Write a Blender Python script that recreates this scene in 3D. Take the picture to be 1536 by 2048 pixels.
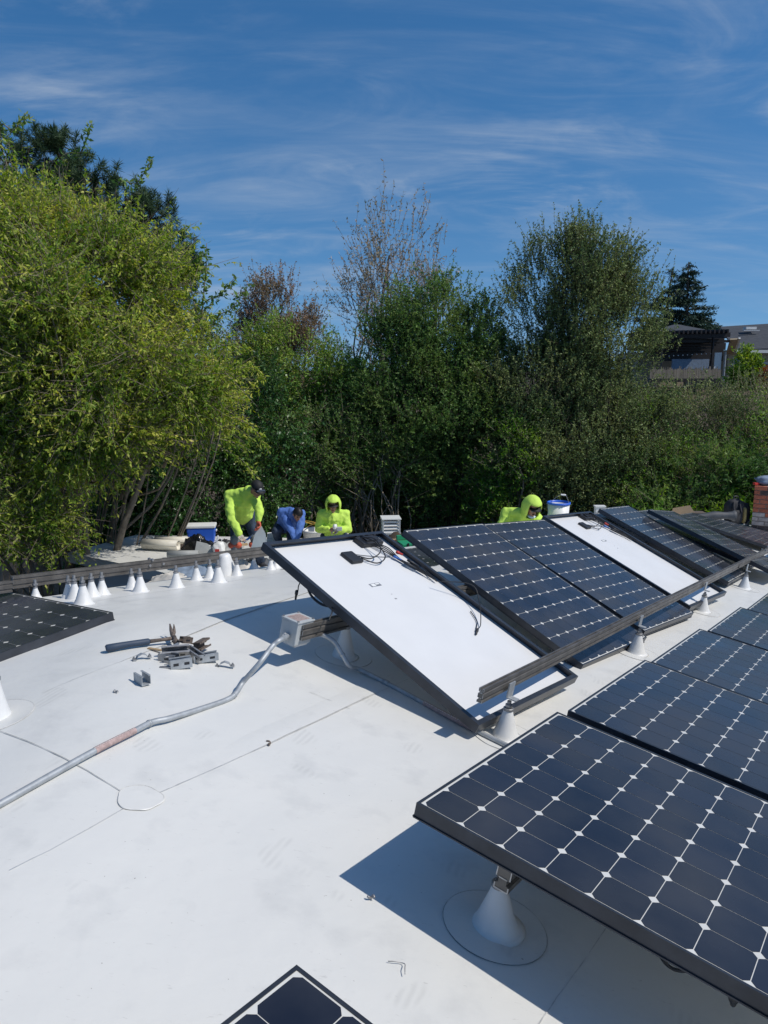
import bpy, bmesh, math, random
import numpy as np
from mathutils import Vector, Matrix, noise as mnoise

for o in list(bpy.data.objects):
    bpy.data.objects.remove(o)
SC = bpy.context.scene
COL = SC.collection
RAD = math.radians

# ------------------------------------------------------------------ camera
cam = bpy.data.cameras.new("camera")
cam.sensor_fit = 'VERTICAL'
cam.sensor_height = 36.0
cam.lens = 36.0 * 1540 / 2048
cam.clip_start = 0.05
cam.clip_end = 3000
cam_o = bpy.data.objects.new("camera", cam)
COL.objects.link(cam_o)
cam_o.location = (0, 0, 1.534)
cam_o.rotation_euler = (RAD(90 - 10.5), 0, 0)
SC.camera = cam_o

# ------------------------------------------------------------------ light
SUN_AZ, SUN_EL = 108.0, 50.0            # azimuth clockwise from +Y
SKY_STRENGTH = 0.092
SUN_STRENGTH = 2.9
world = bpy.data.worlds.new("World")
SC.world = world
world.use_nodes = True
wn, wl = world.node_tree.nodes, world.node_tree.links
wn.clear()
w_out = wn.new("ShaderNodeOutputWorld")
w_bg = wn.new("ShaderNodeBackground")
w_bg.inputs["Strength"].default_value = SKY_STRENGTH
wl.new(w_bg.outputs[0], w_out.inputs[0])
sky = wn.new("ShaderNodeTexSky")
sky.sky_type = 'NISHITA'
sky.sun_disc = False
sky.sun_elevation = RAD(SUN_EL)
sky.sun_rotation = RAD(SUN_AZ)
sky.altitude = 100
sky.air_density = 1.0
sky.dust_density = 0.3
sky.ozone_density = 2.2
tc = wn.new("ShaderNodeTexCoord")
sep = wn.new("ShaderNodeSeparateXYZ")
wl.new(tc.outputs["Generated"], sep.inputs[0])
def wmath(op, a, b=None, clamp=False):
    n = wn.new("ShaderNodeMath"); n.operation = op; n.use_clamp = clamp
    for k, v in enumerate((a, b)):
        if v is None: continue
        if isinstance(v, (int, float)): n.inputs[k].default_value = v
        else: wl.new(v, n.inputs[k])
    return n.outputs[0]
lift_z = wmath('ADD', wmath('MULTIPLY', wmath('MAXIMUM', sep.outputs[2], 0.0), 0.88), 0.15)
lifted = wn.new("ShaderNodeCombineXYZ")
wl.new(sep.outputs[0], lifted.inputs[0]); wl.new(sep.outputs[1], lifted.inputs[1]); wl.new(lift_z, lifted.inputs[2])
nrm_ = wn.new("ShaderNodeVectorMath"); nrm_.operation = 'NORMALIZE'
wl.new(lifted.outputs[0], nrm_.inputs[0])
wl.new(nrm_.outputs[0], sky.inputs["Vector"])
zz = wmath('ADD', wmath('MAXIMUM', sep.outputs[2], 0.0), 0.22)
cu = wmath('DIVIDE', sep.outputs[0], zz)
cv = wmath('DIVIDE', sep.outputs[1], zz)
comb = wn.new("ShaderNodeCombineXYZ")
wl.new(cu, comb.inputs[0]); wl.new(cv, comb.inputs[1])
def cloud_layer(rot, scale, nscale, detail, lo, hi, dist, off):
    mp = wn.new("ShaderNodeMapping")
    mp.inputs["Rotation"].default_value = (0, 0, RAD(rot))
    mp.inputs["Scale"].default_value = scale
    mp.inputs["Location"].default_value = off
    wl.new(comb.outputs[0], mp.inputs[0])
    nt = wn.new("ShaderNodeTexNoise")
    nt.inputs["Scale"].default_value = nscale
    nt.inputs["Detail"].default_value = detail
    nt.inputs["Roughness"].default_value = 0.6
    nt.inputs["Distortion"].default_value = dist
    wl.new(mp.outputs[0], nt.inputs["Vector"])
    mr = wn.new("ShaderNodeMapRange")
    mr.interpolation_type = 'SMOOTHSTEP'
    mr.inputs[1].default_value = lo; mr.inputs[2].default_value = hi
    wl.new(nt.outputs[0], mr.inputs[0])
    return mr.outputs[0]
c1 = cloud_layer(24, (0.5, 1.6, 1), 1.4, 10, 0.40, 0.84, 1.6, (6.3, 8.9, 0))
c2 = cloud_layer(-34, (0.8, 1.7, 1), 2.0, 10, 0.44, 0.86, 1.8, (8.1, 0.8, 0))
c3 = cloud_layer(0, (0.7, 0.7, 1), 1.0, 3, 0.30, 0.66, 0.2, (9.1, 7.1, 0))
cc = wmath('MULTIPLY', wmath('ADD', c1, wmath('MULTIPLY', c2, 0.8)), wmath('ADD', wmath('MULTIPLY', c3, 0.85), 0.12))
cc = wmath('MULTIPLY', cc, 0.58, True)
cmix = wn.new("ShaderNodeMixRGB")
cmix.inputs[2].default_value = (4.0, 4.7, 5.7, 1)
wl.new(cc, cmix.inputs[0])
hsv = wn.new("ShaderNodeHueSaturation")
hsv.inputs["Saturation"].default_value = 1.33
wl.new(sky.outputs[0], hsv.inputs["Color"])
wl.new(hsv.outputs[0], cmix.inputs[1])
wl.new(cmix.outputs[0], w_bg.inputs[0])

sd = Vector((math.sin(RAD(SUN_AZ)) * math.cos(RAD(SUN_EL)), math.cos(RAD(SUN_AZ)) * math.cos(RAD(SUN_EL)), math.sin(RAD(SUN_EL))))
sun = bpy.data.lights.new("sun", 'SUN')
sun.energy = SUN_STRENGTH
sun.angle = RAD(0.53)
sun.color = (1.0, 0.95, 0.88)
sun_o = bpy.data.objects.new("sun", sun)
COL.objects.link(sun_o)
sun_o.location = (10, -4, 14)
sun_o.rotation_euler = (-sd).to_track_quat('-Z', 'Y').to_euler()

vs = SC.view_settings
vs.view_transform = 'Standard'
vs.look = 'None'
vs.exposure = 0.26
vs.gamma = 1.0
vs.use_curve_mapping = False
SC.cycles.max_bounces = 6
SC.cycles.transparent_max_bounces = 8
SC.cycles.use_denoising = True

# ------------------------------------------------------------------ helpers
def tag(o, label=None, cat=None, group=None, kind=None):
    if label: o["label"] = label
    if cat: o["category"] = cat
    if group: o["group"] = group
    if kind: o["kind"] = kind
    return o

def link(name, me, mat=None, parent=None):
    o = bpy.data.objects.new(name, me)
    COL.objects.link(o)
    if parent is not None: o.parent = parent
    if mat is not None and me is not None and len(me.materials) == 0:
        for m in (mat if isinstance(mat, (list, tuple)) else [mat]): me.materials.append(m)
    return o

def empty(name, loc=(0, 0, 0), label=None, cat=None, group=None, rot=None):
    o = bpy.data.objects.new(name, None)
    COL.objects.link(o)
    o.empty_display_size = 0.1
    o.location = loc
    if rot: o.rotation_euler = rot
    return tag(o, label, cat, group)

def from_bm(name, bm, mat=None, parent=None, smooth=False):
    me = bpy.data.meshes.new(name)
    bmesh.ops.recalc_face_normals(bm, faces=bm.faces)
    bm.to_mesh(me); bm.free()
    if smooth:
        me.polygons.foreach_set("use_smooth", [True] * len(me.polygons))
    return link(name, me, mat, parent)

def from_py(name, verts, faces, mat=None, parent=None, smooth=False):
    me = bpy.data.meshes.new(name)
    me.from_pydata([tuple(v) for v in verts], [], faces)
    me.update()
    if smooth:
        me.polygons.foreach_set("use_smooth", [True] * len(me.polygons))
    return link(name, me, mat, parent)

def box(bm, lo, hi, M=None, bevel=0.0):
    lo, hi = Vector(lo), Vector(hi)
    r = bmesh.ops.create_cube(bm, size=1.0)
    vs_ = r["verts"]
    bmesh.ops.scale(bm, vec=hi - lo, verts=vs_)
    bmesh.ops.translate(bm, vec=(lo + hi) / 2, verts=vs_)
    if bevel:
        es = list({e for v in vs_ for e in v.link_edges})
        g = bmesh.ops.bevel(bm, geom=es, offset=bevel, segments=2, affect='EDGES', profile=0.6)
        vs_ = list({v for f in g["faces"] for v in f.verts} | {v for v in vs_ if v.is_valid})
    if M is not None: bmesh.ops.transform(bm, matrix=M, verts=vs_)
    return vs_

def frame_of(d):
    d = Vector(d).normalized()
    a = Vector((0, 0, 1)) if abs(d.z) < 0.9 else Vector((1, 0, 0))
    s = d.cross(a).normalized()
    return d, s, s.cross(d).normalized()

def tube(bm, pts, rad, n=8, caps=True):
    pts = [Vector(p) for p in pts]
    if isinstance(rad, (int, float)): rad = [rad] * len(pts)
    rings = []
    d0, s, t = frame_of(pts[1] - pts[0])
    for k, p in enumerate(pts):
        d = (pts[min(k + 1, len(pts) - 1)] - pts[max(k - 1, 0)])
        if d.length < 1e-9: d = d0
        d.normalize()
        s = (s - d * s.dot(d))
        s.normalize()
        t = d.cross(s)
        rings.append([bm.verts.new(p + rad[k] * (math.cos(2 * math.pi * i / n) * s + math.sin(2 * math.pi * i / n) * t)) for i in range(n)])
    for a, b in zip(rings, rings[1:]):
        for i in range(n):
            bm.faces.new((a[i], a[(i + 1) % n], b[(i + 1) % n], b[i]))
    if caps:
        bm.faces.new(rings[0][::-1]); bm.faces.new(rings[-1])

def smooth_path(pts, per=8):
    P = [Vector(p) for p in pts]
    P = [P[0] * 2 - P[1]] + P + [P[-1] * 2 - P[-2]]
    out = []
    for k in range(1, len(P) - 2):
        a, b, c, d = P[k - 1], P[k], P[k + 1], P[k + 2]
        for s in range(per):
            t = s / per
            out.append(0.5 * ((2 * b) + (c - a) * t + (2 * a - 5 * b + 4 * c - d) * t * t + (3 * b - a - 3 * c + d) * t ** 3))
    out.append(P[-2])
    return out

def lathe(bm, prof, n=24, M=None, cap=True):
    rings = []
    for r, z in prof:
        rings.append([bm.verts.new((r * math.cos(2 * math.pi * i / n), r * math.sin(2 * math.pi * i / n), z)) for i in range(n)])
    for a, b in zip(rings, rings[1:]):
        for i in range(n):
            bm.faces.new((a[i], a[(i + 1) % n], b[(i + 1) % n], b[i]))
    if cap:
        bm.faces.new(rings[0][::-1]); bm.faces.new(rings[-1])
    if M is not None:
        bmesh.ops.transform(bm, matrix=M, verts=[v for r in rings for v in r])

def extrude_profile(bm, prof, p0, p1, up):
    p0, p1, up = Vector(p0), Vector(p1), Vector(up)
    d = (p1 - p0).normalized()
    s = d.cross(up).normalized()
    u = s.cross(d).normalized()
    A = [bm.verts.new(p0 + s * x + u * y) for x, y in prof]
    B = [bm.verts.new(p1 + s * x + u * y) for x, y in prof]
    n = len(prof)
    for i in range(n):
        bm.faces.new((A[i], A[(i + 1) % n], B[(i + 1) % n], B[i]))
    bm.faces.new(A[::-1]); bm.faces.new(B)

def axes_matrix(o, ex, ey, ez):
    ex, ey, ez, o = Vector(ex), Vector(ey), Vector(ez), Vector(o)
    return Matrix(((ex.x, ey.x, ez.x, o.x), (ex.y, ey.y, ez.y, o.y), (ex.z, ey.z, ez.z, o.z), (0, 0, 0, 1)))

# ------------------------------------------------------------------ materials
def mat(name, col, rough=0.6, metal=0.0, spec=0.5, var=0.0, vscale=6.0, col2=None, bump=0.0, bscale=40.0, coat=0.0, island=0.0, objrand=0.0, detail=5):
    m = bpy.data.materials.new(name)
    m.use_nodes = True
    nt = m.node_tree; n = nt.nodes; l = nt.links
    b = n["Principled BSDF"]
    b.inputs["Base Color"].default_value = (*col, 1)
    b.inputs["Roughness"].default_value = rough
    b.inputs["Metallic"].default_value = metal
    b.inputs["Specular IOR Level"].default_value = spec
    if coat:
        b.inputs["Coat Weight"].default_value = coat
        b.inputs["Coat Roughness"].default_value = 0.06
    src = None
    t = n.new("ShaderNodeTexCoord")
    if var or col2:
        ns = n.new("ShaderNodeTexNoise")
        ns.inputs["Scale"].default_value = vscale
        ns.inputs["Detail"].default_value = detail
        ns.inputs["Roughness"].default_value = 0.6
        l.new(t.outputs["Object"], ns.inputs["Vector"])
        r = n.new("ShaderNodeMapRange")
        r.inputs[1].default_value = 0.3; r.inputs[2].default_value = 0.7
        l.new(ns.outputs[0], r.inputs[0])
        mx = n.new("ShaderNodeMixRGB")
        c2 = col2 if col2 else tuple(min(1, c * (1 + var)) for c in col)
        c1 = col if col2 else tuple(c * (1 - var) for c in col)
        mx.inputs[1].default_value = (*c1, 1); mx.inputs[2].default_value = (*c2, 1)
        l.new(r.outputs[0], mx.inputs[0])
        src = mx.outputs[0]
    if objrand or island:
        hs = n.new("ShaderNodeHueSaturation")
        if objrand:
            oi = n.new("ShaderNodeObjectInfo"); rnd = oi.outputs["Random"]; amt = objrand
        else:
            g = n.new("ShaderNodeNewGeometry"); rnd = g.outputs["Random Per Island"]; amt = island
        r2 = n.new("ShaderNodeMapRange")
        r2.inputs[3].default_value = 1 - amt; r2.inputs[4].default_value = 1 + amt
        l.new(rnd, r2.inputs[0]); l.new(r2.outputs[0], hs.inputs["Value"])
        if src: l.new(src, hs.inputs["Color"])
        else: hs.inputs["Color"].default_value = (*col, 1)
        src = hs.outputs[0]
    if src: l.new(src, b.inputs["Base Color"])
    if bump:
        nb = n.new("ShaderNodeTexNoise")
        nb.inputs["Scale"].default_value = bscale
        nb.inputs["Detail"].default_value = 6
        l.new(t.outputs["Object"], nb.inputs["Vector"])
        bp = n.new("ShaderNodeBump")
        bp.inputs["Strength"].default_value = bump
        bp.inputs["Distance"].default_value = 0.01
        l.new(nb.outputs[0], bp.inputs["Height"])
        l.new(bp.outputs[0], b.inputs["Normal"])
    return m

def leaf_mat(name, cols, trans=0.35, rough=0.55, spec=0.25):
    m = bpy.data.materials.new(name)
    m.use_nodes = True
    n = m.node_tree.nodes; l = m.node_tree.links
    b = n["Principled BSDF"]
    b.inputs["Roughness"].default_value = rough
    b.inputs["Specular IOR Level"].default_value = spec
    g = n.new("ShaderNodeNewGeometry")
    cr = n.new("ShaderNodeValToRGB")
    e = cr.color_ramp.elements
    while len(e) > 1: e.remove(e[-1])
    e[0].position = 0; e[0].color = (*cols[0], 1)
    for k, c in enumerate(cols[1:]):
        x = e.new((k + 1) / (len(cols) - 1)); x.color = (*c, 1)
    l.new(g.outputs["Random Per Island"], cr.inputs[0])
    nz = n.new("ShaderNodeTexNoise"); nz.inputs["Scale"].default_value = 1.1; nz.inputs["Detail"].default_value = 3
    l.new(g.outputs["Position"], nz.inputs["Vector"])
    mrv = n.new("ShaderNodeMapRange"); mrv.inputs[1].default_value = .3; mrv.inputs[2].default_value = .7
    mrv.inputs[3].default_value = .72; mrv.inputs[4].default_value = 1.4
    mrh = n.new("ShaderNodeMapRange"); mrh.inputs[1].default_value = .3; mrh.inputs[2].default_value = .7
    mrh.inputs[3].default_value = .535; mrh.inputs[4].default_value = .475
    l.new(nz.outputs[0], mrv.inputs[0]); l.new(nz.outputs[0], mrh.inputs[0])
    hv = n.new("ShaderNodeHueSaturation")
    l.new(mrv.outputs[0], hv.inputs["Value"]); l.new(mrh.outputs[0], hv.inputs["Hue"])
    l.new(cr.outputs[0], hv.inputs["Color"])
    l.new(hv.outputs[0], b.inputs["Base Color"])
    tr = n.new("ShaderNodeBsdfTranslucent")
    hs = n.new("ShaderNodeHueSaturation")
    hs.inputs["Saturation"].default_value = 1.15; hs.inputs["Value"].default_value = 1.3
    l.new(hv.outputs[0], hs.inputs["Color"]); l.new(hs.outputs[0], tr.inputs[0])
    mx = n.new("ShaderNodeMixShader")
    mx.inputs[0].default_value = trans
    l.new(b.outputs[0], mx.inputs[1]); l.new(tr.outputs[0], mx.inputs[2])
    l.new(mx.outputs[0], n["Material Output"].inputs[0])
    return m

def membrane_mat():
    m = mat("white_membrane", (0.79, 0.80, 0.80), rough=0.42, spec=0.35)
    n = m.node_tree.nodes; l = m.node_tree.links
    b = n["Principled BSDF"]
    t = n.new("ShaderNodeTexCoord")
    def ns(scale, detail, lo, hi, stretch=None, rough=0.6):
        v = t.outputs["Object"]
        if stretch:
            mp = n.new("ShaderNodeMapping"); mp.inputs["Scale"].default_value = stretch
            mp.inputs["Rotation"].default_value = (0, 0, 0.6)
            l.new(v, mp.inputs[0]); v = mp.outputs[0]
        q = n.new("ShaderNodeTexNoise"); q.inputs["Scale"].default_value = scale
        q.inputs["Detail"].default_value = detail; q.inputs["Roughness"].default_value = rough
        l.new(v, q.inputs["Vector"])
        r = n.new("ShaderNodeMapRange"); r.inputs[1].default_value = lo; r.inputs[2].default_value = hi
        l.new(q.outputs[0], r.inputs[0]); return r.outputs[0]
    def mix(fac, c1, c2):
        x = n.new("ShaderNodeMixRGB")
        if isinstance(fac, float): x.inputs[0].default_value = fac
        else: l.new(fac, x.inputs[0])
        for k, c in ((1, c1), (2, c2)):
            if isinstance(c, tuple): x.inputs[k].default_value = (*c, 1)
            else: l.new(c, x.inputs[k])
        return x.outputs[0]
    big = mix(ns(0.9, 4, 0.3, 0.7), (0.705, 0.695, 0.652), (0.655, 0.655, 0.625))
    dirt = mix(ns(5, 9, 0.54, 0.84), big, (0.55, 0.55, 0.53))
    scuff = mix(ns(22, 9, 0.62, 0.80, (1, 3.2, 1), 0.72), dirt, (0.42, 0.41, 0.385))
    speck = mix(ns(70, 2, 0.755, 0.80), scuff, (0.32, 0.30, 0.27))
    # boot-tread smudges: fine bands showing only in scattered patches
    wv = n.new("ShaderNodeTexWave"); wv.wave_type = 'BANDS'; wv.inputs["Scale"].default_value = 13.0
    wv.inputs["Distortion"].default_value = 2.0; wv.inputs["Detail"].default_value = 2
    mpw = n.new("ShaderNodeMapping"); mpw.inputs["Rotation"].default_value = (0, 0, 0.35)
    l.new(t.outputs["Object"], mpw.inputs[0]); l.new(mpw.outputs[0], wv.inputs["Vector"])
    mk = n.new("ShaderNodeMath"); mk.operation = 'MULTIPLY'
    l.new(wv.outputs["Fac"], mk.inputs[0]); l.new(ns(4.6, 1, 0.66, 0.71), mk.inputs[1])
    mk2 = n.new("ShaderNodeMath"); mk2.operation = 'MULTIPLY'; mk2.inputs[1].default_value = 0.20
    l.new(mk.outputs[0], mk2.inputs[0])
    tread = mix(mk2.outputs[0], speck, (0.36, 0.36, 0.34))
    l.new(tread, b.inputs["Base Color"])
    nb = n.new("ShaderNodeTexNoise"); nb.inputs["Scale"].default_value = 2.2; nb.inputs["Detail"].default_value = 7
    l.new(t.outputs["Object"], nb.inputs["Vector"])
    bp = n.new("ShaderNodeBump"); bp.inputs["Strength"].default_value = 0.5; bp.inputs["Distance"].default_value = 0.03
    l.new(nb.outputs[0], bp.inputs["Height"]); l.new(bp.outputs[0], b.inputs["Normal"])
    return m

M = {}
M["membrane"] = membrane_mat()
M["boot"] = mat("white_boot", (0.72, 0.72, 0.70), 0.45, var=0.04, vscale=20)
M["seam"] = mat("seam_dirt", (0.565, 0.56, 0.535), 0.8, var=0.3, vscale=25)
M["seamdark"] = mat("seam_grime", (0.36, 0.36, 0.35), 0.8, var=0.3, vscale=25)
M["ring"] = mat("ring_sealant", (0.22, 0.23, 0.22), 0.7, var=0.35, vscale=18)
M["frame"] = mat("black_anodised_frame", (0.040, 0.045, 0.055), 0.36, metal=0.35, spec=0.6, var=0.3, vscale=9)
M["frame_edge"] = mat("worn_frame", (0.055, 0.055, 0.055), 0.5, spec=0.5, var=0.4, vscale=14)
M["backsheet_front"] = mat("backsheet_front", (0.66, 0.65, 0.60), 0.12, spec=0.5, var=0.06, vscale=5)
M["backsheet"] = mat("backsheet_rear", (0.70, 0.70, 0.69), 0.38, spec=0.4, var=0.025, vscale=4)
def cell_mat():
    m = mat("solar_cell", (0.006, 0.009, 0.020), 0.13, spec=0.5, objrand=0.3)
    n = m.node_tree.nodes; l = m.node_tree.links; b = n["Principled BSDF"]
    b.inputs["Sheen Weight"].default_value = 0.12; b.inputs["Sheen Roughness"].default_value = 0.45
    b.inputs["Sheen Tint"].default_value = (0.85, 0.86, 0.84, 1)
    t = n.new("ShaderNodeTexCoord"); q = n.new("ShaderNodeTexNoise")
    q.inputs["Scale"].default_value = 2.6; q.inputs["Detail"].default_value = 7
    g = n.new("ShaderNodeNewGeometry"); l.new(g.outputs["Position"], q.inputs["Vector"])
    r = n.new("ShaderNodeMapRange"); r.inputs[1].default_value = 0.35; r.inputs[2].default_value = 0.68
    r.inputs[3].default_value = 0.14; r.inputs[4].default_value = 0.38
    l.new(q.outputs[0], r.inputs[0]); l.new(r.outputs[0], b.inputs["Roughness"])
    # thin film of settled dust
    d = n.new("ShaderNodeBsdfDiffuse"); d.inputs[0].default_value = (0.42, 0.41, 0.38, 1)
    mx = n.new("ShaderNodeMixShader")
    r3 = n.new("ShaderNodeMapRange"); r3.inputs[1].default_value = 0.35; r3.inputs[2].default_value = 0.7
    r3.inputs[3].default_value = 0.012; r3.inputs[4].default_value = 0.075
    l.new(q.outputs[0], r3.inputs[0]); l.new(r3.outputs[0], mx.inputs[0])
    l.new(b.outputs[0], mx.inputs[1]); l.new(d.outputs[0], mx.inputs[2])
    l.new(mx.outputs[0], n["Material Output"].inputs[0])
    return m
M["cell"] = cell_mat()
M["rail"] = mat("bronze_rail", (0.15, 0.14, 0.128), 0.45, metal=0.45, spec=0.5, var=0.35, vscale=12)
M["rail_cut"] = mat("cut_aluminium", (0.45, 0.45, 0.45), 0.45, metal=0.8, var=0.2, vscale=60)
M["zinc"] = mat("galvanised_steel", (0.42, 0.44, 0.45), 0.58, metal=0.5, var=0.2, vscale=25)
M["steel"] = mat("dull_steel", (0.33, 0.33, 0.33), 0.5, metal=0.7, var=0.3, vscale=30)
M["boxgrey"] = mat("grey_enclosure", (0.42, 0.44, 0.44), 0.5, var=0.08, vscale=14)
M["redlabel"] = mat("red_label", (0.40, 0.29, 0.265), 0.6, var=0.3, vscale=60)
M["blackcable"] = mat("black_cable", (0.012, 0.013, 0.015), 0.45)
M["blackplastic"] = mat("black_plastic", (0.02, 0.021, 0.024), 0.5, var=0.2)
M["rubber"] = mat("blue_grey_rubber", (0.035, 0.055, 0.09), 0.6)
M["rust"] = mat("rusty_steel", (0.15, 0.12, 0.10), 0.7, metal=0.3, var=0.5, vscale=50)
M["red"] = mat("red_plastic", (0.5, 0.04, 0.03), 0.45)
M["blue"] = mat("blue_plastic", (0.03, 0.13, 0.62), 0.4)
M["bluepart"] = mat("blue_connector", (0.03, 0.12, 0.4), 0.5)
M["white"] = mat("white_plastic", (0.78, 0.78, 0.75), 0.45, var=0.04)
M["green"] = mat("green_plastic", (0.02, 0.26, 0.12), 0.45)
M["yellow"] = mat("yellow_plastic", (0.62, 0.42, 0.03), 0.45)
M["orangecord"] = mat("yellow_cord", (0.55, 0.33, 0.05), 0.5)
M["wood"] = mat("pale_wood", (0.42, 0.30, 0.17), 0.7, var=0.2, vscale=20)
M["oldwood"] = mat("weathered_wood", (0.24, 0.20, 0.16), 0.85, var=0.3, vscale=14, objrand=0.25)
M["card"] = mat("cardboard", (0.42, 0.29, 0.17), 0.85, var=0.06, vscale=8)
M["cream"] = mat("cream_roll", (0.66, 0.62, 0.52), 0.55, var=0.08, vscale=7)
M["greyroll"] = mat("grey_roll", (0.33, 0.34, 0.33), 0.6, var=0.1, vscale=8)
M["slate"] = mat("dark_blue_grey_felt", (0.055, 0.062, 0.072), 0.65, var=0.2, vscale=9)
M["bag"] = mat("black_bag", (0.012, 0.012, 0.013), 0.22, spec=0.6, bump=0.6, bscale=18)
M["cloth"] = mat("dirty_cloth", (0.55, 0.52, 0.47), 0.9, var=0.2, vscale=9)
M["clothblue"] = mat("grey_blue_cloth", (0.22, 0.28, 0.36), 0.9, var=0.2, vscale=9)
M["pack"] = mat("charcoal_fabric", (0.03, 0.03, 0.033), 0.8, var=0.35, vscale=10)
M["tan"] = mat("tan_fabric", (0.36, 0.27, 0.10), 0.8, var=0.2)
M["brick"] = mat("red_brick", (0.44, 0.13, 0.07), 0.85, var=0.25, vscale=22, objrand=0.28, bump=0.4, bscale=60)
M["brickpale"] = mat("efflorescent_brick", (0.34, 0.30, 0.28), 0.9, var=0.3, vscale=12, objrand=0.2, bump=0.4, bscale=60)
M["brickdark"] = mat("dark_brick", (0.075, 0.055, 0.05), 0.9, var=0.4, vscale=14, objrand=0.3)  # near-black brick for the lowest courses and alternate bricks near the top
M["mortar"] = mat("mortar", (0.27, 0.22, 0.19), 0.95, var=0.2, vscale=25)
M["wallpaint"] = mat("grey_blue_wall_paint", (0.34, 0.37, 0.40), 0.8, var=0.06)  # off-white grey-blue paint of the walls under the roofs
M["fascia"] = mat("grey_fascia_board", (0.42, 0.43, 0.41), 0.7, var=0.08, vscale=5)
M["earth"] = mat("leaf_litter_earth", (0.075, 0.055, 0.035), 0.95, var=0.4, vscale=1.3, bump=0.5, bscale=12)
M["bark"] = mat("grey_brown_bark", (0.22, 0.18, 0.135), 0.9, var=0.35, vscale=9, bump=0.7, bscale=25)
M["barkdark"] = mat("dark_bark", (0.055, 0.045, 0.035), 0.9, var=0.35, vscale=9)
M["barkpale"] = mat("pale_bark", (0.26, 0.215, 0.16), 0.85, var=0.3, vscale=9)
# skin and cloth
M["skin"] = mat("skin", (0.36, 0.19, 0.12), 0.5, var=0.1, vscale=30)
M["lips"] = mat("lips", (0.28, 0.10, 0.08), 0.5)
M["eye"] = mat("eye_dark", (0.02, 0.015, 0.012), 0.2)
M["hair"] = mat("black_hair", (0.012, 0.010, 0.009), 0.5)
M["hivis"] = mat("lime_hoodie", (0.55, 0.78, 0.11), 0.75, var=0.07, vscale=16, bump=0.5, bscale=22)
M["blueshirt"] = mat("blue_shirt", (0.085, 0.18, 0.50), 0.8, var=0.1, vscale=16, bump=0.5, bscale=22)
M["jeans"] = mat("dark_jeans", (0.025, 0.042, 0.075), 0.85, var=0.25, vscale=14, bump=0.3)
M["kneepad"] = mat("grey_kneepad", (0.20, 0.20, 0.20), 0.7)
M["orange"] = mat("orange_red_rubber", (0.55, 0.10, 0.05), 0.6)
M["glove"] = mat("pale_glove", (0.42, 0.38, 0.32), 0.8, var=0.15)
M["cap"] = mat("black_cap", (0.012, 0.012, 0.012), 0.7)
M["mask"] = mat("pale_mask", (0.55, 0.66, 0.68), 0.7)
M["clear"] = mat("milky_plastic_sheet", (0.55, 0.60, 0.58), 0.4, var=0.05)
# house
M["shingle"] = mat("dark_shingles", (0.045, 0.05, 0.058), 0.8, var=0.25, vscale=3)
M["stucco"] = mat("cream_stucco", (0.42, 0.34, 0.23), 0.85, var=0.06)
M["pergola"] = mat("dark_brown_timber", (0.014, 0.010, 0.009), 0.6, var=0.2)
M["whitetrim"] = mat("white_trim", (0.66, 0.66, 0.63), 0.6)
M["pane"] = mat("window_pane", (0.06, 0.08, 0.10), 0.08, spec=0.8)
M["reed"] = mat("reed_screen", (0.24, 0.20, 0.15), 0.9, objrand=0.35)

# ------------------------------------------------------------------ the roof surface
EU = np.array([0.817, -0.577]); EV = np.array([0.577, 0.817])
NW = Vector((0.18287, 0.00557, 0.98312))
AI = Vector((0.57321, 0.81182, -0.11122)); AJ = Vector((0.79874, -0.58388, -0.14527))
ORG = Vector((0.10768, 2.04941, 0.29806))
def roof_z(x, y):
    u = EU[0] * x + EU[1] * y; v = EV[0] * x + EV[1] * y
    p1 = -0.1487 * u - 0.112 * v
    g = 0.07 * (v - 2.42) if v < 2.42 else -0.112 * (v - 2.42)
    p2 = 0.194 + 0.0759 * (u + 3.52) + g
    k = 0.06
    h = max(k - abs(p1 - p2), 0) / k
    wob = 0.0022 * mnoise.noise((x * 2.1, y * 2.1, 0.3)) + 0.0012 * mnoise.noise((x * 5.0, y * 5.0, 2.3))
    return min(p1, p2) - h * h * k * 0.25 + wob
def uvxy(u, v):
    return (EU[0] * u + EV[0] * v, EU[1] * u + EV[1] * v)
def on_roof(u, v, dz=0.0):
    x, y = uvxy(u, v)
    return Vector((x, y, roof_z(x, y) + dz))

U0, U1, V0, V1 = -4.55, 9.0, -7.0, 15.9
def build_roof():
    us = np.concatenate([np.arange(U0, 0.0, 0.07), np.arange(0.0, U1 + 0.01, 0.25)])
    vs_ = np.concatenate([np.arange(V0, 0, 0.3), np.arange(0, 7, 0.07), np.arange(7, V1 + 0.01, 0.3)])
    nu, nv = len(us), len(vs_)
    verts = []
    for u in us:
        for v in vs_:
            x, y = uvxy(u, v)
            verts.append((x, y, roof_z(x, y)))
    faces = [(a * nv + b, (a + 1) * nv + b, (a + 1) * nv + b + 1, a * nv + b + 1) for a in range(nu - 1) for b in range(nv - 1)]
    o = from_py("roof", verts, faces, M["membrane"], smooth=True)
    tag(o, kind="structure")
    # parapet trim and wall under the edge
    rim = [(U0, v) for v in np.linspace(V0, V1, 60)] + [(u, V1) for u in np.linspace(U0, U1, 30)[1:]]
    vv, ff = [], []
    for u, v in rim:
        p = on_roof(u, v)
        vv += [p + Vector((0, 0, -0.004)), p + Vector((0, 0, -0.16))]
    for k in range(len(rim) - 1):
        ff.append((2 * k, 2 * k + 1, 2 * k + 3, 2 * k + 2))
    e = from_py("edge_metal", vv, ff, M["fascia"], o)
    vv = []
    for u, v in rim:
        uu = u + 0.25; v2 = min(v, V1 - 0.25)
        p = on_roof(uu, v2)
        vv += [p + Vector((0, 0, -0.1)), Vector((p.x, p.y, -5.0))]
    wl_ = from_py("wall", vv, ff, M["wallpaint"])
    tag(wl_, kind="structure")
    return o
ROOF = build_roof()

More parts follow.
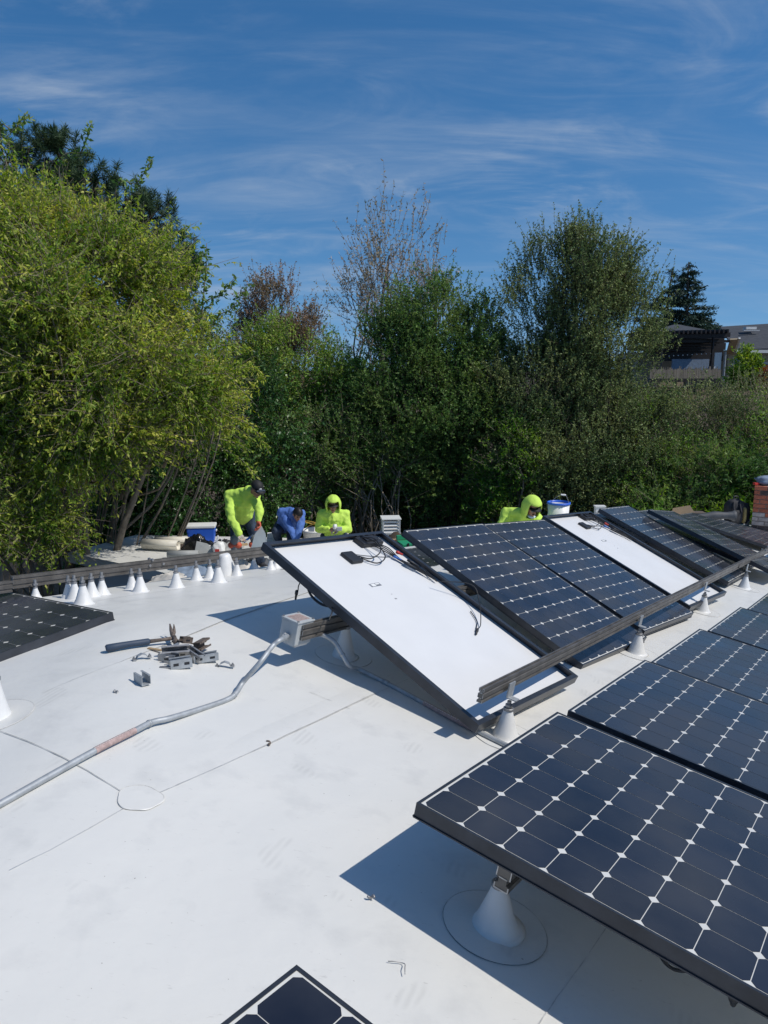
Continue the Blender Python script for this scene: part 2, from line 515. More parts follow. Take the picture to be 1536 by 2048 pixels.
def drape(pts, step=0.05):
    out = []
    for a, b in zip(pts, pts[1:]):
        a, b = Vector(a), Vector(b)
        n = max(1, int((b - a).length / step))
        for k in range(n): out.append(a.lerp(b, k / n))
    out.append(Vector(pts[-1]))
    return out

def ribbon(name, pts, w, dz, m, parent, jitter=0.0):
    P = drape(pts)
    rng = random.Random(len(P))
    vv = []; n = len(P)
    for k, p in enumerate(P):
        d = (P[min(k + 1, n - 1)] - P[max(k - 1, 0)]); d.z = 0; d.normalize()
        s = Vector((-d.y, d.x, 0))
        ww = w * (0.6 + 0.8 * rng.random())
        off = s * rng.uniform(-jitter, jitter)
        for sg in (-1, 1):
            q = p + off + s * sg * ww / 2
            vv.append((q.x, q.y, roof_z(q.x, q.y) + dz))
    ff = [(2 * k, 2 * k + 1, 2 * k + 3, 2 * k + 2) for k in range(n - 1)]
    return from_py(name, vv, ff, m, parent)

seams = [
    [(-1.651, 2.867, 0.159), (-1.461, 2.729, 0.179), (-1.269, 2.598, 0.187), (-1.075, 2.475, 0.180), (-0.869, 2.347, 0.147)],
    [(-0.762, 2.373, 0.123), (-0.630, 2.571, 0.097), (-0.453, 2.840, 0.066), (-0.278, 3.118, 0.032), (-0.020, 3.536, -0.018), (0.250, 3.954, -0.071)],
    [(-0.834, 2.264, 0.138), (-0.897, 2.133, 0.148), (-0.963, 2.004, 0.164), (-1.030, 1.904, 0.172)],
    [(-1.448, 3.065, 0.182), (-1.227, 3.393, 0.193), (-1.066, 3.694, 0.175), (-0.896, 4.155, 0.139), (-0.659, 4.694, 0.081), (-0.447, 5.192, 0.024), (-0.032, 5.917, -0.071)],
    [(0.682, 2.080, -0.141), (0.550, 1.891, -0.116), (0.429, 1.722, -0.094), (0.356, 1.614, -0.076)],
    [(-1.802, 4.618, 0.111), (-1.562, 4.955, 0.066), (-1.218, 5.362, 0.009), (-0.833, 5.977, -0.075)],
    [(-1.798, 4.301, 0.154), (-1.495, 4.737, 0.094), (-1.346, 4.896, 0.073)],
    [(-0.155, 3.287, 0.007), (-0.347, 3.395, 0.044)],
]
for k, s in enumerate(seams):
    ribbon("seam", s, 0.0030 if k in (0, 5) else 0.0022, 0.0035, M["seam"] if k not in (0, 5) else M["seamdark"], ROOF, 0.001)
# welded overlap strips: a slightly proud band beside the long seams
for s in (seams[1], seams[3]):
    P = drape(s, 0.1); vv = []
    n = len(P)
    for k, p in enumerate(P):
        d = (P[min(k + 1, n - 1)] - P[max(k - 1, 0)]); d.z = 0; d.normalize(); q = Vector((-d.y, d.x, 0))
        for t, dz in ((0.004, 0.0045), (0.06, 0.005), (0.11, 0.001)):
            r = p + q * t
            e_ = min(1.0, k / 6, (n - 1 - k) / 6)
            vv.append((r.x, r.y, roof_z(r.x, r.y) - .004 + (dz + .004) * e_))
    ff = []
    for k in range(n - 1):
        for c in range(2): ff.append((3 * k + c, 3 * k + c + 1, 3 * k + 3 + c + 1, 3 * k + 3 + c))
    from_py("overlap_strip", vv, ff, M["membrane"], ROOF, smooth=True)

def disc(name, c, r, dz, m, parent, ring=True, wob=0.0):
    n = 48; vv = [(c[0], c[1], roof_z(c[0], c[1]) + dz)]
    for k in range(n):
        a = 2 * math.pi * k / n
        rr = r * (1 + wob * math.sin(3 * a + 1) + wob * 0.6 * math.sin(5 * a))
        x, y = c[0] + rr * math.cos(a), c[1] + rr * math.sin(a)
        vv.append((x, y, roof_z(x, y) + dz))
    ff = [(0, k + 1, (k + 1) % n + 1) for k in range(n)]
    o = from_py(name, vv, ff, m, parent, smooth=True)
    if ring:
        rv = []
        for k in range(n):
            a = 2 * math.pi * k / n
            rr = r * (1 + wob * math.sin(3 * a + 1) + wob * 0.6 * math.sin(5 * a))
            for q, z in ((rr - 0.0006, dz + 0.0012), (rr + 0.0016 + 0.001 * math.sin(7 * a + 2), dz - 0.0012)):
                x, y = c[0] + q * math.cos(a), c[1] + q * math.sin(a)
                rv.append((x, y, roof_z(x, y) + z))
        rf = [(2 * k, 2 * k + 1, 2 * ((k + 1) % n) + 1, 2 * ((k + 1) % n)) for k in range(n)]
        from_py("patch_edge", rv, rf, M["ring"] if ring == 2 else M["membrane"], parent)
    return o
pt = (-0.808, 2.333, 0.131)
disc("patch", pt, 0.072, 0.004, M["membrane"], ROOF, 1, 0.05)

# ------------------------------------------------------------------ lower roof, walls, ground
LZ = -1.55
def slab(name, poly, ztop, th, m, mside=None, parent=None):
    n = len(poly)
    vv = [(x, y, ztop) for x, y in poly] + [(x, y, ztop - th) for x, y in poly]
    ff = [tuple(range(n)), tuple(range(2 * n - 1, n - 1, -1))]
    o = from_py(name, vv, ff, m, parent)
    sv = []
    sf = []
    for k in range(n):
        a, b = poly[k], poly[(k + 1) % n]
        i = len(sv)
        sv += [(a[0], a[1], ztop), (b[0], b[1], ztop), (b[0], b[1], ztop - th), (a[0], a[1], ztop - th)]
        sf.append((i, i + 3, i + 2, i + 1))
    from_py("fascia", sv, sf, mside or m, o)
    return o
low_poly = [(-5.41, 12.83), (-3.6, 11.66), (-2.2, 10.6), (0.0, 8.6), (3.2, 10.6), (3.6, 13.0), (1.0, 13.6), (-2.2, 14.05), (-4.7, 14.25)]
low_roof = slab("lower_roof", low_poly, LZ, 0.17, M["membrane"], M["fascia"])
tag(low_roof, kind="structure")
cx = sum(p[0] for p in low_poly) / 9; cy = sum(p[1] for p in low_poly) / 9
inner = [(p[0] + (cx - p[0]) * 0.10, p[1] + (cy - p[1]) * 0.10) for p in low_poly]
lw = slab("lower_wall", inner, LZ - 0.165, 3.4, M["wallpaint"], M["wallpaint"])
tag(lw, kind="structure")

def build_ground():
    xs = np.concatenate([np.linspace(-400, -40, 10), np.linspace(-38, 60, 50), np.linspace(70, 400, 10)])
    ys = np.concatenate([np.linspace(-300, -12, 8), np.linspace(-10, 90, 60), np.linspace(100, 700, 14)])
    vv = []
    for x in xs:
        for y in ys:
            t = min(max((y - 22) / 40, 0), 1); t = t * t * (3 - 2 * t)
            z = -5.0 + 5.0 * t + 0.12 * mnoise.noise((x * 0.3, y * 0.3, 0))
            vv.append((x, y, z))
    ny = len(ys)
    ff = [(a * ny + b, (a + 1) * ny + b, (a + 1) * ny + b + 1, a * ny + b + 1) for a in range(len(xs) - 1) for b in range(ny - 1)]
    tag(from_py("ground", vv, ff, M["earth"], smooth=True), kind="structure")
build_ground()
def ground_z(x, y):
    t = min(max((y - 22) / 40, 0), 1); t = t * t * (3 - 2 * t)
    return -5.0 + 5.0 * t

# ------------------------------------------------------------------ solar panels
PW, PL, PT = 1.046, 1.559, 0.046
def frame_mesh(flip):
    bm = bmesh.new()
    w = 0.0022
    def bar(a, b):
        box(bm, a, b)
    lip, fl = 0.009, 0.026
    # outer walls (ends butt between the long sides)
    bar((0, 0, -PT), (w, PL, 0)); bar((PW - w, 0, -PT), (PW, PL, 0))
    bar((w, 0, -PT), (PW - w, w, 0)); bar((w, PL - w, -PT), (PW - w, PL, 0))
    zt = (-0.0025, -0.0002) if not flip else (-0.0025, -0.0002)
    top, bot = (lip, fl) if not flip else (fl, lip)
    for wd, z0, z1 in ((top, -0.0024, -0.0002), (bot, -PT + 0.0002, -PT + 0.0024)):
        bar((w, w, z0), (wd, PL - w, z1)); bar((PW - wd, w, z0), (PW - w, PL - w, z1))
        bar((wd, w, z0), (PW - wd, wd, z1)); bar((wd, PL - wd, z0), (PW - wd, PL - w, z1))
    if not flip:
        # small outward foot ridge along the lower edge and a groove line on the wall
        for x0, x1 in ((-0.004, 0), (PW, PW + 0.004)):
            bar((x0, 0, -PT), (x1, PL, -PT + 0.004))
        for y0, y1 in ((-0.004, 0), (PL, PL + 0.004)):
            bar((0, y0, -PT), (PW, y1, -PT + 0.004))
    me = bpy.data.meshes.new("panel_frame")
    bmesh.ops.recalc_face_normals(bm, faces=bm.faces)
    bm.to_mesh(me); bm.free()
    me.materials.append(M["frame"])
    return me
FRAME_UP, FRAME_DOWN = frame_mesh(False), frame_mesh(True)
def quad_slab(name, x0, x1, y0, y1, z0, z1, m):
    bm = bmesh.new(); box(bm, (x0, y0, z0), (x1, y1, z1))
    me = bpy.data.meshes.new(name); bm.to_mesh(me); bm.free(); me.materials.append(m); return me
SHEET_UP = quad_slab("backsheet", 0.0023, PW - 0.0023, 0.0023, PL - 0.0023, -0.007, -0.0026, M["backsheet_front"])
SHEET_DN = quad_slab("backsheet", 0.0023, PW - 0.0023, 0.0023, PL - 0.0023, -0.042, -0.0375, M["backsheet"])
CP = 0.1275
def cell_mesh():
    h, c = 0.0625, 0.0135
    p = [(-h + c, -h), (h - c, -h), (h, -h + c), (h, h - c), (h - c, h), (-h + c, h), (-h, h - c), (-h, -h + c)]
    vv = [(x, y, 0.0) for x, y in p] + [(x, y, -0.0007) for x, y in p]
    ff = [tuple(range(8))] + [(k, k + 8, (k + 1) % 8 + 8, (k + 1) % 8) for k in range(8)]
    me = bpy.data.meshes.new("cell"); me.from_pydata(vv, [], ff); me.update(); me.materials.append(M["cell"]); return me
CELL = cell_mesh()
def panel(label, origin, ex, ey, group, back=False, cols=(0, 8), rows=(0, 12)):
    ex = Vector(ex).normalized(); ey = Vector(ey); ey = (ey - ex * ey.dot(ex)).normalized(); ez = ex.cross(ey)
    p = empty("solar_panel", (0, 0, 0), label, "solar panel", group)
    p.matrix_world = axes_matrix(origin, ex, ey, ez)
    link("frame", FRAME_DOWN if back else FRAME_UP, None, p)
    link("backsheet", SHEET_DN if back else SHEET_UP, None, p)
    if not back:
        mx, my = (PW - 8 * CP) / 2, (PL - 12 * CP) / 2
        for a in range(*cols):
            for b in range(*rows):
                c = link("cell", CELL, None, p)
                c.location = (mx + (a + 0.5) * CP, my + (b + 0.5) * CP, -0.0016)
    return p

# mounted array on the right, tops 0.325 m off the roof
G1 = "dark panels fixed side by side on the lower slope"
for (i0, j0, lab) in (
    (-0.021, -0.003, "nearest large dark solar panel, its raised left corner over the close white cone"),
    (1.083, 0.020, "dark solar panel directly behind the nearest one, second of the fixed row"),
    (2.135, 0.052, "third dark solar panel counted back along the fixed right-hand row"),
    (3.205, 0.096, "fourth dark solar panel counted back along the fixed right-hand row"),
    (4.262, 0.142, "farthest dark solar panel of the fixed row, cut off by the right picture edge")):
    o = ORG + AI * i0 + AJ * j0 + NW * 0.003
    panel(lab, o + AJ * PL, AI, -AJ, G1)
o = ORG + AI * (-0.732 - PW) + AJ * 0.17 + NW * 0.003
panel("dark solar panel of which only one corner shows at the bottom picture edge", o + AJ * PL, AI, -AJ, G1)

# left panel lying just past the crest
a_ = Vector((0.79505, -0.60209, 0.07337)); b_ = Vector((-0.59788, -0.79831, -0.0723))
o = Vector((-1.4735, 4.0150, 0.2365))
panel("dark solar panel lying flat on the roof crest at the left picture edge", o + b_ * PW, -b_, -a_, "loose dark panels")

def tilted(label, TL, TR, BR, BL, back=False, group="panels leaning between the two rails"):
    TL, TR, BR, BL = map(Vector, (TL, TR, BR, BL))
    ex = (TR - TL) + (BR - BL); ey = (TL - BL) + (TR - BR)
    ex.normalize(); ey = (ey - ex * ey.dot(ex)).normalized()
    c = (TL + TR + BR + BL) / 4
    return panel(label, c - ex * PW / 2 - ey * PL / 2, ex, ey, group, back)
W1 = tilted("nearest overturned solar panel showing its plain white back, propped on the rail",
    (-0.668, 4.106, 0.604), (-0.008, 4.936, 0.495), (1.066, 3.989, -0.122), (0.420, 3.170, -0.012), True)
PA = tilted("first face-up dark solar panel right of the nearest white overturned one", (0.141, 5.343, 0.413), (0.801, 6.146, 0.301), (1.859, 5.190, -0.327), (1.199, 4.386, -0.215))
PB = tilted("second face-up dark solar panel, between its dark twin and the far white one", (0.822, 6.273, 0.271), (1.495, 7.065, 0.155), (2.551, 6.080, -0.434), (1.878, 5.288, -0.318))
W2 = tilted("farther overturned solar panel with white back, beside the lime hooded worker", (1.510, 7.182, 0.168), (2.172, 7.985, 0.063), (3.244, 7.023, -0.535), (2.581, 6.221, -0.431), True)
T_EY = Vector((-0.68, 0.62, 0.385)).normalized()
def tilted_at(label, TL, ex=AI, ey=T_EY, drop=0):
    TL = Vector(TL); ex = Vector(ex).normalized(); ey = Vector(ey); ey = (ey - ex * ey.dot(ex)).normalized()
    return panel(label, TL - ey * PL, ex, ey, "panels leaning between the two rails")
PC = tilted_at("leaning dark solar panel just right of the far white overturned panel", (2.436, 8.566, -0.013))
PC0 = tilted_at("dark solar panel mostly hidden under the leaning one next to the far white panel", (2.400, 8.692, -0.089), ey=(-0.70, 0.63, 0.335))
PD = tilted_at("twisted leaning dark solar panel farthest up the slope, tilted towards the right", (3.214, 9.206, -0.141), ex=(0.59, 0.79, -0.165), ey=(-0.70, 0.63, 0.34))
PE = tilted_at("greyish solar panel lying low beside the twisted leaning one, near the backpack", (4.518, 11.706, -0.683), ey=(-0.75, 0.60, 0.22))
PF = tilted_at("last greyish solar panel lying low behind the rail at the right picture edge", (5.211, 12.223, -0.896), ey=(-0.78, 0.60, 0.16))
# panel flat on the roof seen between the first two leaning ones
S_ = on_roof(-4.05, 5.40, .07)
ej_ = (on_roof(-2.62, 5.40, .06) - S_).normalized()
panel("dark solar panel lying flat behind the nearest white one, seen through the gap", S_ + ej_ * PL, AI, -ej_, "loose dark panels")
tilted_at("dark solar panel wedged under the twisted one, mostly covered", (3.163, 9.773, -0.277), ey=(-0.72, 0.63, 0.29))

# back-of-panel fittings
def jbox(p, sun_side=True):
    bm = bmesh.new(); box(bm, (PW - 0.30, PL - 0.115, -0.037), (PW - 0.10, PL - 0.030, -0.004), bevel=0.006)
    box(bm, (PW - 0.255, PL - 0.095, -0.005), (PW - 0.145, PL - 0.045, 0.006), bevel=0.003)
    jb = from_bm("junction_box", bm, M["blackplastic"], p)
    for k in range(4):
        bm = bmesh.new(); x = PW - 0.285 + k * 0.055
        box(bm, (x, PL - 0.036, -0.006), (x + 0.022, PL - 0.0265, 0.001))
        from_bm("clip", bm, M["blackplastic"], jb)
def cable(p, name, pts, r=0.0035, m="blackcable", per=6):
    bm = bmesh.new(); tube(bm, smooth_path(pts, per), r, 6)
    return from_bm(name, bm, M[m], p, True)
def connector(p, a, b, m="blackplastic", r=0.009):
    bm = bmesh.new(); a, b = Vector(a), Vector(b); c = a.lerp(b, 0.45)
    tube(bm, [a, a.lerp(b, .1), c, c.lerp(b, .1), b], [r * .6, r, r, r * .7, r * .6], 8)
    return from_bm("connector", bm, M[m], p, True)
ZS = -0.033
for p in (W1, W2):
    jbox(p)
    # flat optimiser box on the sheet with its leads
    bm = bmesh.new(); box(bm, (0.50, PL - 0.26, -0.037), (0.60, PL - 0.15, -0.016), bevel=0.008)
    from_bm("micro_box", bm, M["blackplastic"], p)
    cable(p, "cable", [(0.60, PL - .21, -.02), (0.66, PL - .26, -.01), (0.74, PL - .25, .03), (0.78, PL - .15, .05), (0.76, PL - .06, .01)], 0.004)
    cable(p, "cable", [(0.60, PL - .23, -.02), (0.68, PL - .30, -.02), (0.78, PL - .27, .00), (0.79, PL - .16, .03), (0.78, PL - .05, .01)], 0.004)
    for q in range(4):
        dx = 0.012 * q
        cable(p, "cable", [(PW - .22 + dx, PL - .10, -.02), (PW - .19 + dx, PL - .19, -.015 + .006 * q), (PW - .15 + dx * .6, PL - .30, -.02), (PW - .115 + dx * .7, PL - .42, -.02 + .004 * q), (PW - .07, PL - .50 - .02 * q, -.02), (PW - .045, PL - .40, -.01)], 0.0035)
    connector(p, (PW - .165, PL - .26, -.015), (PW - .14, PL - .31, -.015), "bluepart")
    connector(p, (PW - .125, PL - .24, .0), (PW - .10, PL - .28, .0), "red", 0.011)
    connector(p, (PW - .15, PL - .34, -.01), (PW - .12, PL - .42, -.01))
    connector(p, (PW - .11, PL - .33, -.005), (PW - .085, PL - .41, -.005))
    cable(p, "cable", [(.55, PL - .15, -.03), (.70, PL - .20, -.033), (.86, PL - .24, -.032), (PW - .15, PL - .22, -.02)], 0.0018)
    bm = bmesh.new(); box(bm, (0.44, PL - 0.485, -0.0375), (0.53, PL - 0.455, -0.0366))
    sticker = from_bm("sticker", bm, M["steel"], p)
    bm = bmesh.new(); box(bm, (0.452, PL - 0.481, -0.0366), (0.485, PL - 0.459, -0.0360)); box(bm, (0.49, PL - 0.471, -0.0366), (0.523, PL - 0.459, -0.0360))
    from_bm("print", bm, M["white"], sticker)
    bm = bmesh.new(); box(bm, (0.50, PL - 0.62, -0.0375), (0.517, PL - 0.612, -0.0368)); box(bm, (0.515, PL - 0.575, -0.0375), (0.525, PL - 0.571, -0.0368))
    from_bm("mark", bm, M["steel"], p)
# lead hanging over the white sheet of the nearest one
cable(W1, "cable", [(PW - .16, PL - .60, .02), (PW - .02, PL - .75, .075), (PW - .05, PL - .86, .03), (PW - .17, PL - .98, -.02), (PW - .24, PL - 1.01, -.028)], 0.0028)
cable(W1, "cable", [(PW - .10, PL - .86, -.03), (PW - .16, PL - .95, -.03), (PW - .24, PL - 1.0, -.03)], 0.0028)
connector(W1, (PW - .235, PL - 1.005, -.028), (PW - .30, PL - 1.04, -.028))
# leads below the left edge
pl = Vector((-0.438, 4.050, 0.413)); 
hang = empty("hanging_lead", (0, 0, 0), "black lead with small connector dangling below the near white panel's left edge", "cable")
cable(hang, "cable", [(-0.424, 3.980, 0.454), (-0.453, 3.960, 0.405), (-0.458, 3.960, 0.377), (-0.464, 3.960, 0.349)], 0.003)
connector(hang, (-0.464, 3.960, 0.377), (-0.473, 3.960, 0.324))
hl = empty("cable_loop", (0, 0, 0), "thick black cable sagging from the near white panel into the grey box", "cable")
cable(hl, "cable", [(-0.409, 3.900, 0.435), (-0.381, 3.870, 0.376), (-0.331, 3.830, 0.343), (-0.277, 3.800, 0.336), (-0.255, 3.780, 0.345)], 0.007)
cable(hl, "cable", [(-0.266, 3.780, 0.345), (-0.262, 3.720, 0.330), (-0.277, 3.680, 0.298)], 0.0035)
# lead under the nearest panel
nl = empty("cable_under_panel", (0, 0, 0), "black cable looping just below the nearest dark panel's front edge", "cable")
cable(nl, "cable", [(0.677, 1.687, 0.119), (0.709, 1.704, 0.062), (0.735, 1.696, 0.047), (0.763, 1.667, 0.072), (0.783, 1.660, 0.099)], 0.005)
connector(nl, (0.813, 1.555, 0.104), (0.823, 1.574, 0.062), "blackplastic", 0.012)

# ------------------------------------------------------------------ standoff cones, rails
RAIL_PROF = [(-.016, 0), (.016, 0), (.016, .012), (.009, .014), (.009, .024), (.016, .027), (.016, .05), (.010, .053), (.010, .060), (.016, .063), (.016, .080), (.006, .080), (.006, .072), (-.006, .072), (-.006, .080), (-.016, .080), (-.016, .063), (-.010, .060), (-.010, .053), (-.016, .05), (-.016, .027), (-.009, .024), (-.009, .014), (-.016, .012)]
def standoff(label, c, H, group, r0=0.056, patch=0.152, normal=NW, clamp=True, lean=0.0, post=0.07, ring=1):
    c = Vector(c); nrm = (Vector(normal) * 0.5 + Vector((0, 0, 0.5))).normalized()
    t = empty("roof_standoff", c, label, "roof cone", group)
    _, s, q = frame_of(nrm)
    Mx = axes_matrix((0, 0, 0), s, q * -1, nrm)
    if s.cross(q * -1).dot(nrm) < 0: Mx = axes_matrix((0, 0, 0), q, s, nrm) if q.cross(s).dot(nrm) > 0 else axes_matrix((0, 0, 0), s, q, nrm)
    k = H / 0.165
    bm = bmesh.new()
    lathe(bm, [(r0 * 1.5, 0.0), (r0 * 1.25, 0.003), (r0 * 1.11, 0.010), (r0 * 1.02, 0.022), (r0 * 0.87, 0.05 * k), (r0 * 0.66, 0.095 * k), (r0 * 0.47, 0.135 * k), (r0 * 0.37, 0.162 * k), (r0 * 0.35, 0.165 * k)], 28, Mx)
    boot = from_bm("boot", bm, M["boot"], t, True)
    # lapped vertical seam on the boot
    bm = bmesh.new()
    dirs = (s * 0.75 - Vector((0, 1, 0)) * 0.6); dirs = (dirs - nrm * dirs.dot(nrm)).normalized()
    tube(bm, [dirs * (r0 * 1.04) + nrm * 0.02, dirs * (r0 * 0.9) + nrm * 0.046 * k, dirs * (r0 * 0.66) + nrm * 0.091 * k, dirs * (r0 * 0.37) + nrm * 0.164 * k], 0.0016, 5)
    from_bm("lap", bm, M["boot"], boot)
    if clamp:
        bm = bmesh.new()
        lathe(bm, [(r0 * 0.40, 0.158 * k), (r0 * 0.44, 0.160 * k), (r0 * 0.44, 0.172 * k), (r0 * 0.40, 0.174 * k)], 16, Mx)
        box(bm, (r0 * .3, -.006, .158 * k), (r0 * .62, .006, .173 * k), Mx)
        from_bm("clamp", bm, M["steel"], t)
        bm = bmesh.new()
        lathe(bm, [(0.010, 0.16 * k), (0.010, 0.165 * k + post)], 12, Mx)
        lathe(bm, [(0.017, 0.165 * k + post * .30), (0.017, 0.165 * k + post * .30 + .012)], 6, Mx)
        from_bm("post", bm, M["steel"], t)
    if patch:
        n = 40; vv = [(0, 0, 0.0025)]
        for kk in range(n):
            a = 2 * math.pi * kk / n
            x, y = patch * math.cos(a), patch * math.sin(a)
            vv.append((x, y, roof_z(c.x + x, c.y + y) - c.z + 0.0028))
        from_py("flange", vv, [(0, i + 1, (i + 1) % n + 1) for i in range(n)], M["membrane"], t, True)
        rv = []
        for kk in range(n):
            a = 2 * math.pi * kk / n
            for q2, z in ((patch - .0004, .0036), (patch + .0008 + .0006 * math.sin(5 * a), .0016)):
                x, y = q2 * math.cos(a), q2 * math.sin(a)
                rv.append((x, y, roof_z(c.x + x, c.y + y) - c.z + z))
        from_py("flange_edge", rv, [(2 * i, 2 * i + 1, 2 * ((i + 1) % n) + 1, 2 * ((i + 1) % n)) for i in range(n)], M["ring"] if ring == 2 else M["seam"], t)
    return t
def lbracket(t, c, nrm, side, z0, z1):
    c = Vector(c); nrm = Vector(nrm)
    bm = bmesh.new()
    d = AI.normalized()
    s = d.cross(nrm).normalized()
    Mx = axes_matrix((0, 0, 0), d, s, nrm) if d.cross(s).dot(nrm) > 0 else axes_matrix((0, 0, 0), d, -s, nrm)
    box(bm, (-.03, side * .022 - .003, z0), (.03, side * .022 + .003, z1), Mx)
    box(bm, (-.02, -.02, z0 - .006), (.02, side * .022 + .003, z0 - .0005), Mx)
    b = from_bm("bracket", bm, M["zinc"], t)
    bm = bmesh.new()
    r = axes_matrix((0, 0, 0), d, nrm, s)
    lathe(bm, [(.009, .024), (.009, .032)], 6, Mx @ Matrix.Translation((0, 0, (z0 * .35 + z1 * .65))) @ Matrix.Rotation(RAD(90 * (-side)), 4, 'X'))
    from_bm("bolt", bm, M["steel"], b)

def rail(label, p0, p1, up, cat="mounting rail", prof=RAIL_PROF, bolts=(), scale=1.0, splice=None):
    t = empty("mounting_rail", (0, 0, 0), label, cat)
    bm = bmesh.new(); extrude_profile(bm, [(x * scale, y * scale) for x, y in prof], p0, p1, up)
    from_bm("extrusion", bm, M["rail"], t)
    p0, p1 = Vector(p0), Vector(p1); d = (p1 - p0).normalized(); s = d.cross(Vector(up)).normalized(); u = s.cross(d)
    # bright cut end: thin plate outline of the profile, a hair proud
    bm = bmesh.new()
    for x0, x1, y0, y1 in ((-.016, -.0135, .0, .012), (-.016, -.0135, .027, .05), (-.016, -.0135, .063, .08), (.0135, .016, 0, .012), (.0135, .016, .027, .05), (.0135, .016, .063, .08), (-.0135, .0135, 0, .0025), (-.009, .009, .025, .0275), (-.010, .010, .052, .0545), (-.0135, -.006, .0775, .08), (.006, .0135, .0775, .08), (-.006, -.0035, .055, .072), (.0035, .006, .055, .072)):
        Mx = axes_matrix(p0 - d * .0012, s, u, d) if s.cross(u).dot(d) > 0 else axes_matrix(p0 - d * .0012, s, u, -d)
        box(bm, (x0 * scale, y0 * scale, -.0006), (x1 * scale, y1 * scale, .0006), Mx)
    from_bm("cut_end", bm, M["rail_cut"], t)
    for f_, hh in bolts:
        bm = bmesh.new(); c = p0.lerp(p1, f_) + u * hh * scale
        tube(bm, [c + s * .012, c + s * .028], .010, 6); tube(bm, [c - s * .012, c - s * .028], .010, 6)
        from_bm("bolt", bm, M["steel"], t)
    if splice:
        bm = bmesh.new(); c = p0.lerp(p1, splice)
        for sg in (1, -1):
            Mx = axes_matrix(c, d, s, u) if d.cross(s).dot(u) > 0 else axes_matrix(c, d, -s, u)
            box(bm, (-.10, sg * .0165, .012), (.10, sg * .0195, .044), Mx)
        from_bm("splice_plate", bm, M["rail"], t)
    return t
def rp(u, v, h):
    x, y = uvxy(u, v)
    return Vector((x, y, -0.1487 * u - 0.112 * v)) + NW * h

# front rail over the panels' low ends
FR = rail("long dark rail crossing over the low ends of the leaning panels", (0.411, 3.128, 0.115), (25.213, 38.652, -4.699) , NW, scale=.82, bolts=((.17, .086), (.18, .086), (.30, .086), (.50, .084), (.52, .084)), splice=0.135)
# rear rail under the leaning panels
RR = rail("dark rail end sticking out beneath the near white panel beside the grey box", Vector(rp(-2.455, 2.70, .160)), Vector(rp(-2.455, 10.6, .160)), NW)
NF = NW
for px, lab in (((0.556, 3.293, -0.126), "white cone under the open end of the front rail, beside the near white panel"),
                ((1.699, 4.930, -0.346), "second white cone along the front rail, below the face-up dark panels"),
                ((2.800, 6.508, -0.559), "third white cone along the front rail, below the far white panel"),
                ((3.843, 7.935, -0.762), "farthest white cone along the front rail near the right picture edge")):
    t = standoff(lab, px, 0.135, "cones along the front rail", r0=0.055, patch=0.152, post=0.04)
    lbracket(t, px, NW, 1, .19, .258)
t = standoff("white cone standing in the shade behind the grey box and conduit", (-0.218, 3.929, 0.016), 0.165, "cones along the front rail", post=.06)
t = standoff("closest white cone, shaded beneath the nearest dark panel's corner", (0.325, 2.0, -0.0735), 0.138, "cones under the fixed panels", r0=0.06, post=.01, ring=2)
standoff("white cone cut by the left picture edge on the bright roof", (-1.559, 2.869, 0.167), 0.165, "single cones on the near roof", r0=.062)
# rails under the fixed row
t0 = ORG + AI * 0.0
r0_ = Vector((0.325, 2.0, -0.0735)) + NW * 0.150 + Vector((.012, 0, 0))
rail("short dark rail end poking out under the nearest dark panel onto its cone", r0_ - AI * 0.06, r0_ + AI * 5.4, NW, scale=1.45)

# back rows beyond the crest
N2 = Vector((-0.02, 0.12, 0.99)).normalized()
back = [(167,1208,.150,"front-most big white cone in the cluster by the left flat panel"),
        (281,1183,.135,"white cone standing under the rail, right one of the close pair"),
        (353,1175,.135,"white cone under the rail in front of the crumpled cloth"),
        (437,1165,.150,"big white cone under the rail just left of the bending worker's feet"),
        (264,1177,.115,"white cone standing under the rail, left one of the close pair"),
        (393,1160,.120,"white cone between the crumpled cloth and the bigger cone under the rail"),
        (420,1156,.120,"thin white cone half hidden behind the bigger cone under the rail"),
        (474,1151,.115,"white cone right of the plastic-wrapped one near the bending worker"),
        (542,1139,.10,"small white cone beside the near white panel's corner, left of two"),
        (552,1136,.10,"small white cone beside the near white panel's corner, right of two"),
        (205,1189,.125,"white cone just right of the cluster by the left flat panel"),
        (184,1193,.130,"white cone at the right rear of the cluster by the left flat panel"),
        (150,1198,.130,"white cone in the middle rear of the cluster by the left flat panel"),
        (138,1196,.120,"white cone at the left rear of the cluster by the left flat panel"),
        (72,1200,.100,"white cone whose base hides behind the left flat panel"),
        (508,1137,.10,"small white cone directly behind the bending worker's boots")]
BK = [(-1.834, 4.519, 0.125), (-1.648, 5.025, 0.056), (-1.455, 5.213, 0.029), (-1.214, 5.461, -0.004), (-1.748, 5.154, 0.039), (-1.407, 5.590, -0.021), (-1.331, 5.699, -0.036), (-1.153, 5.848, -0.057), (-0.944, 6.235, -0.110), (-0.916, 6.334, -0.123), (-1.854, 4.886, 0.076), (-1.892, 4.807, 0.086), (-1.962, 4.707, 0.100), (-2.017, 4.747, 0.094), (-2.192, 4.668, 0.105), (-1.096, 6.295, -0.117)]
for (a, b, h, lab), c in zip(back, BK):
    standoff(lab, c, h * .8, "cones behind the crest", r0=0.046 * h / .14, patch=0, normal=N2, post=0.05)
bulk = empty("wrapped_cone", (-1.253, 5.878, -0.061), "wide white cone wrapped in crinkled clear plastic under the rail", "roof cone", "cones behind the crest")
bm = bmesh.new(); lathe(bm, [(.085, 0), (.08, .02), (.068, .08), (.05, .15), (.042, .17), (.03, .175)], 20)
for v in bm.verts: v.co += Vector((mnoise.noise(v.co * 25), mnoise.noise(v.co * 25 + Vector((5, 0, 0))), 0)) * .012
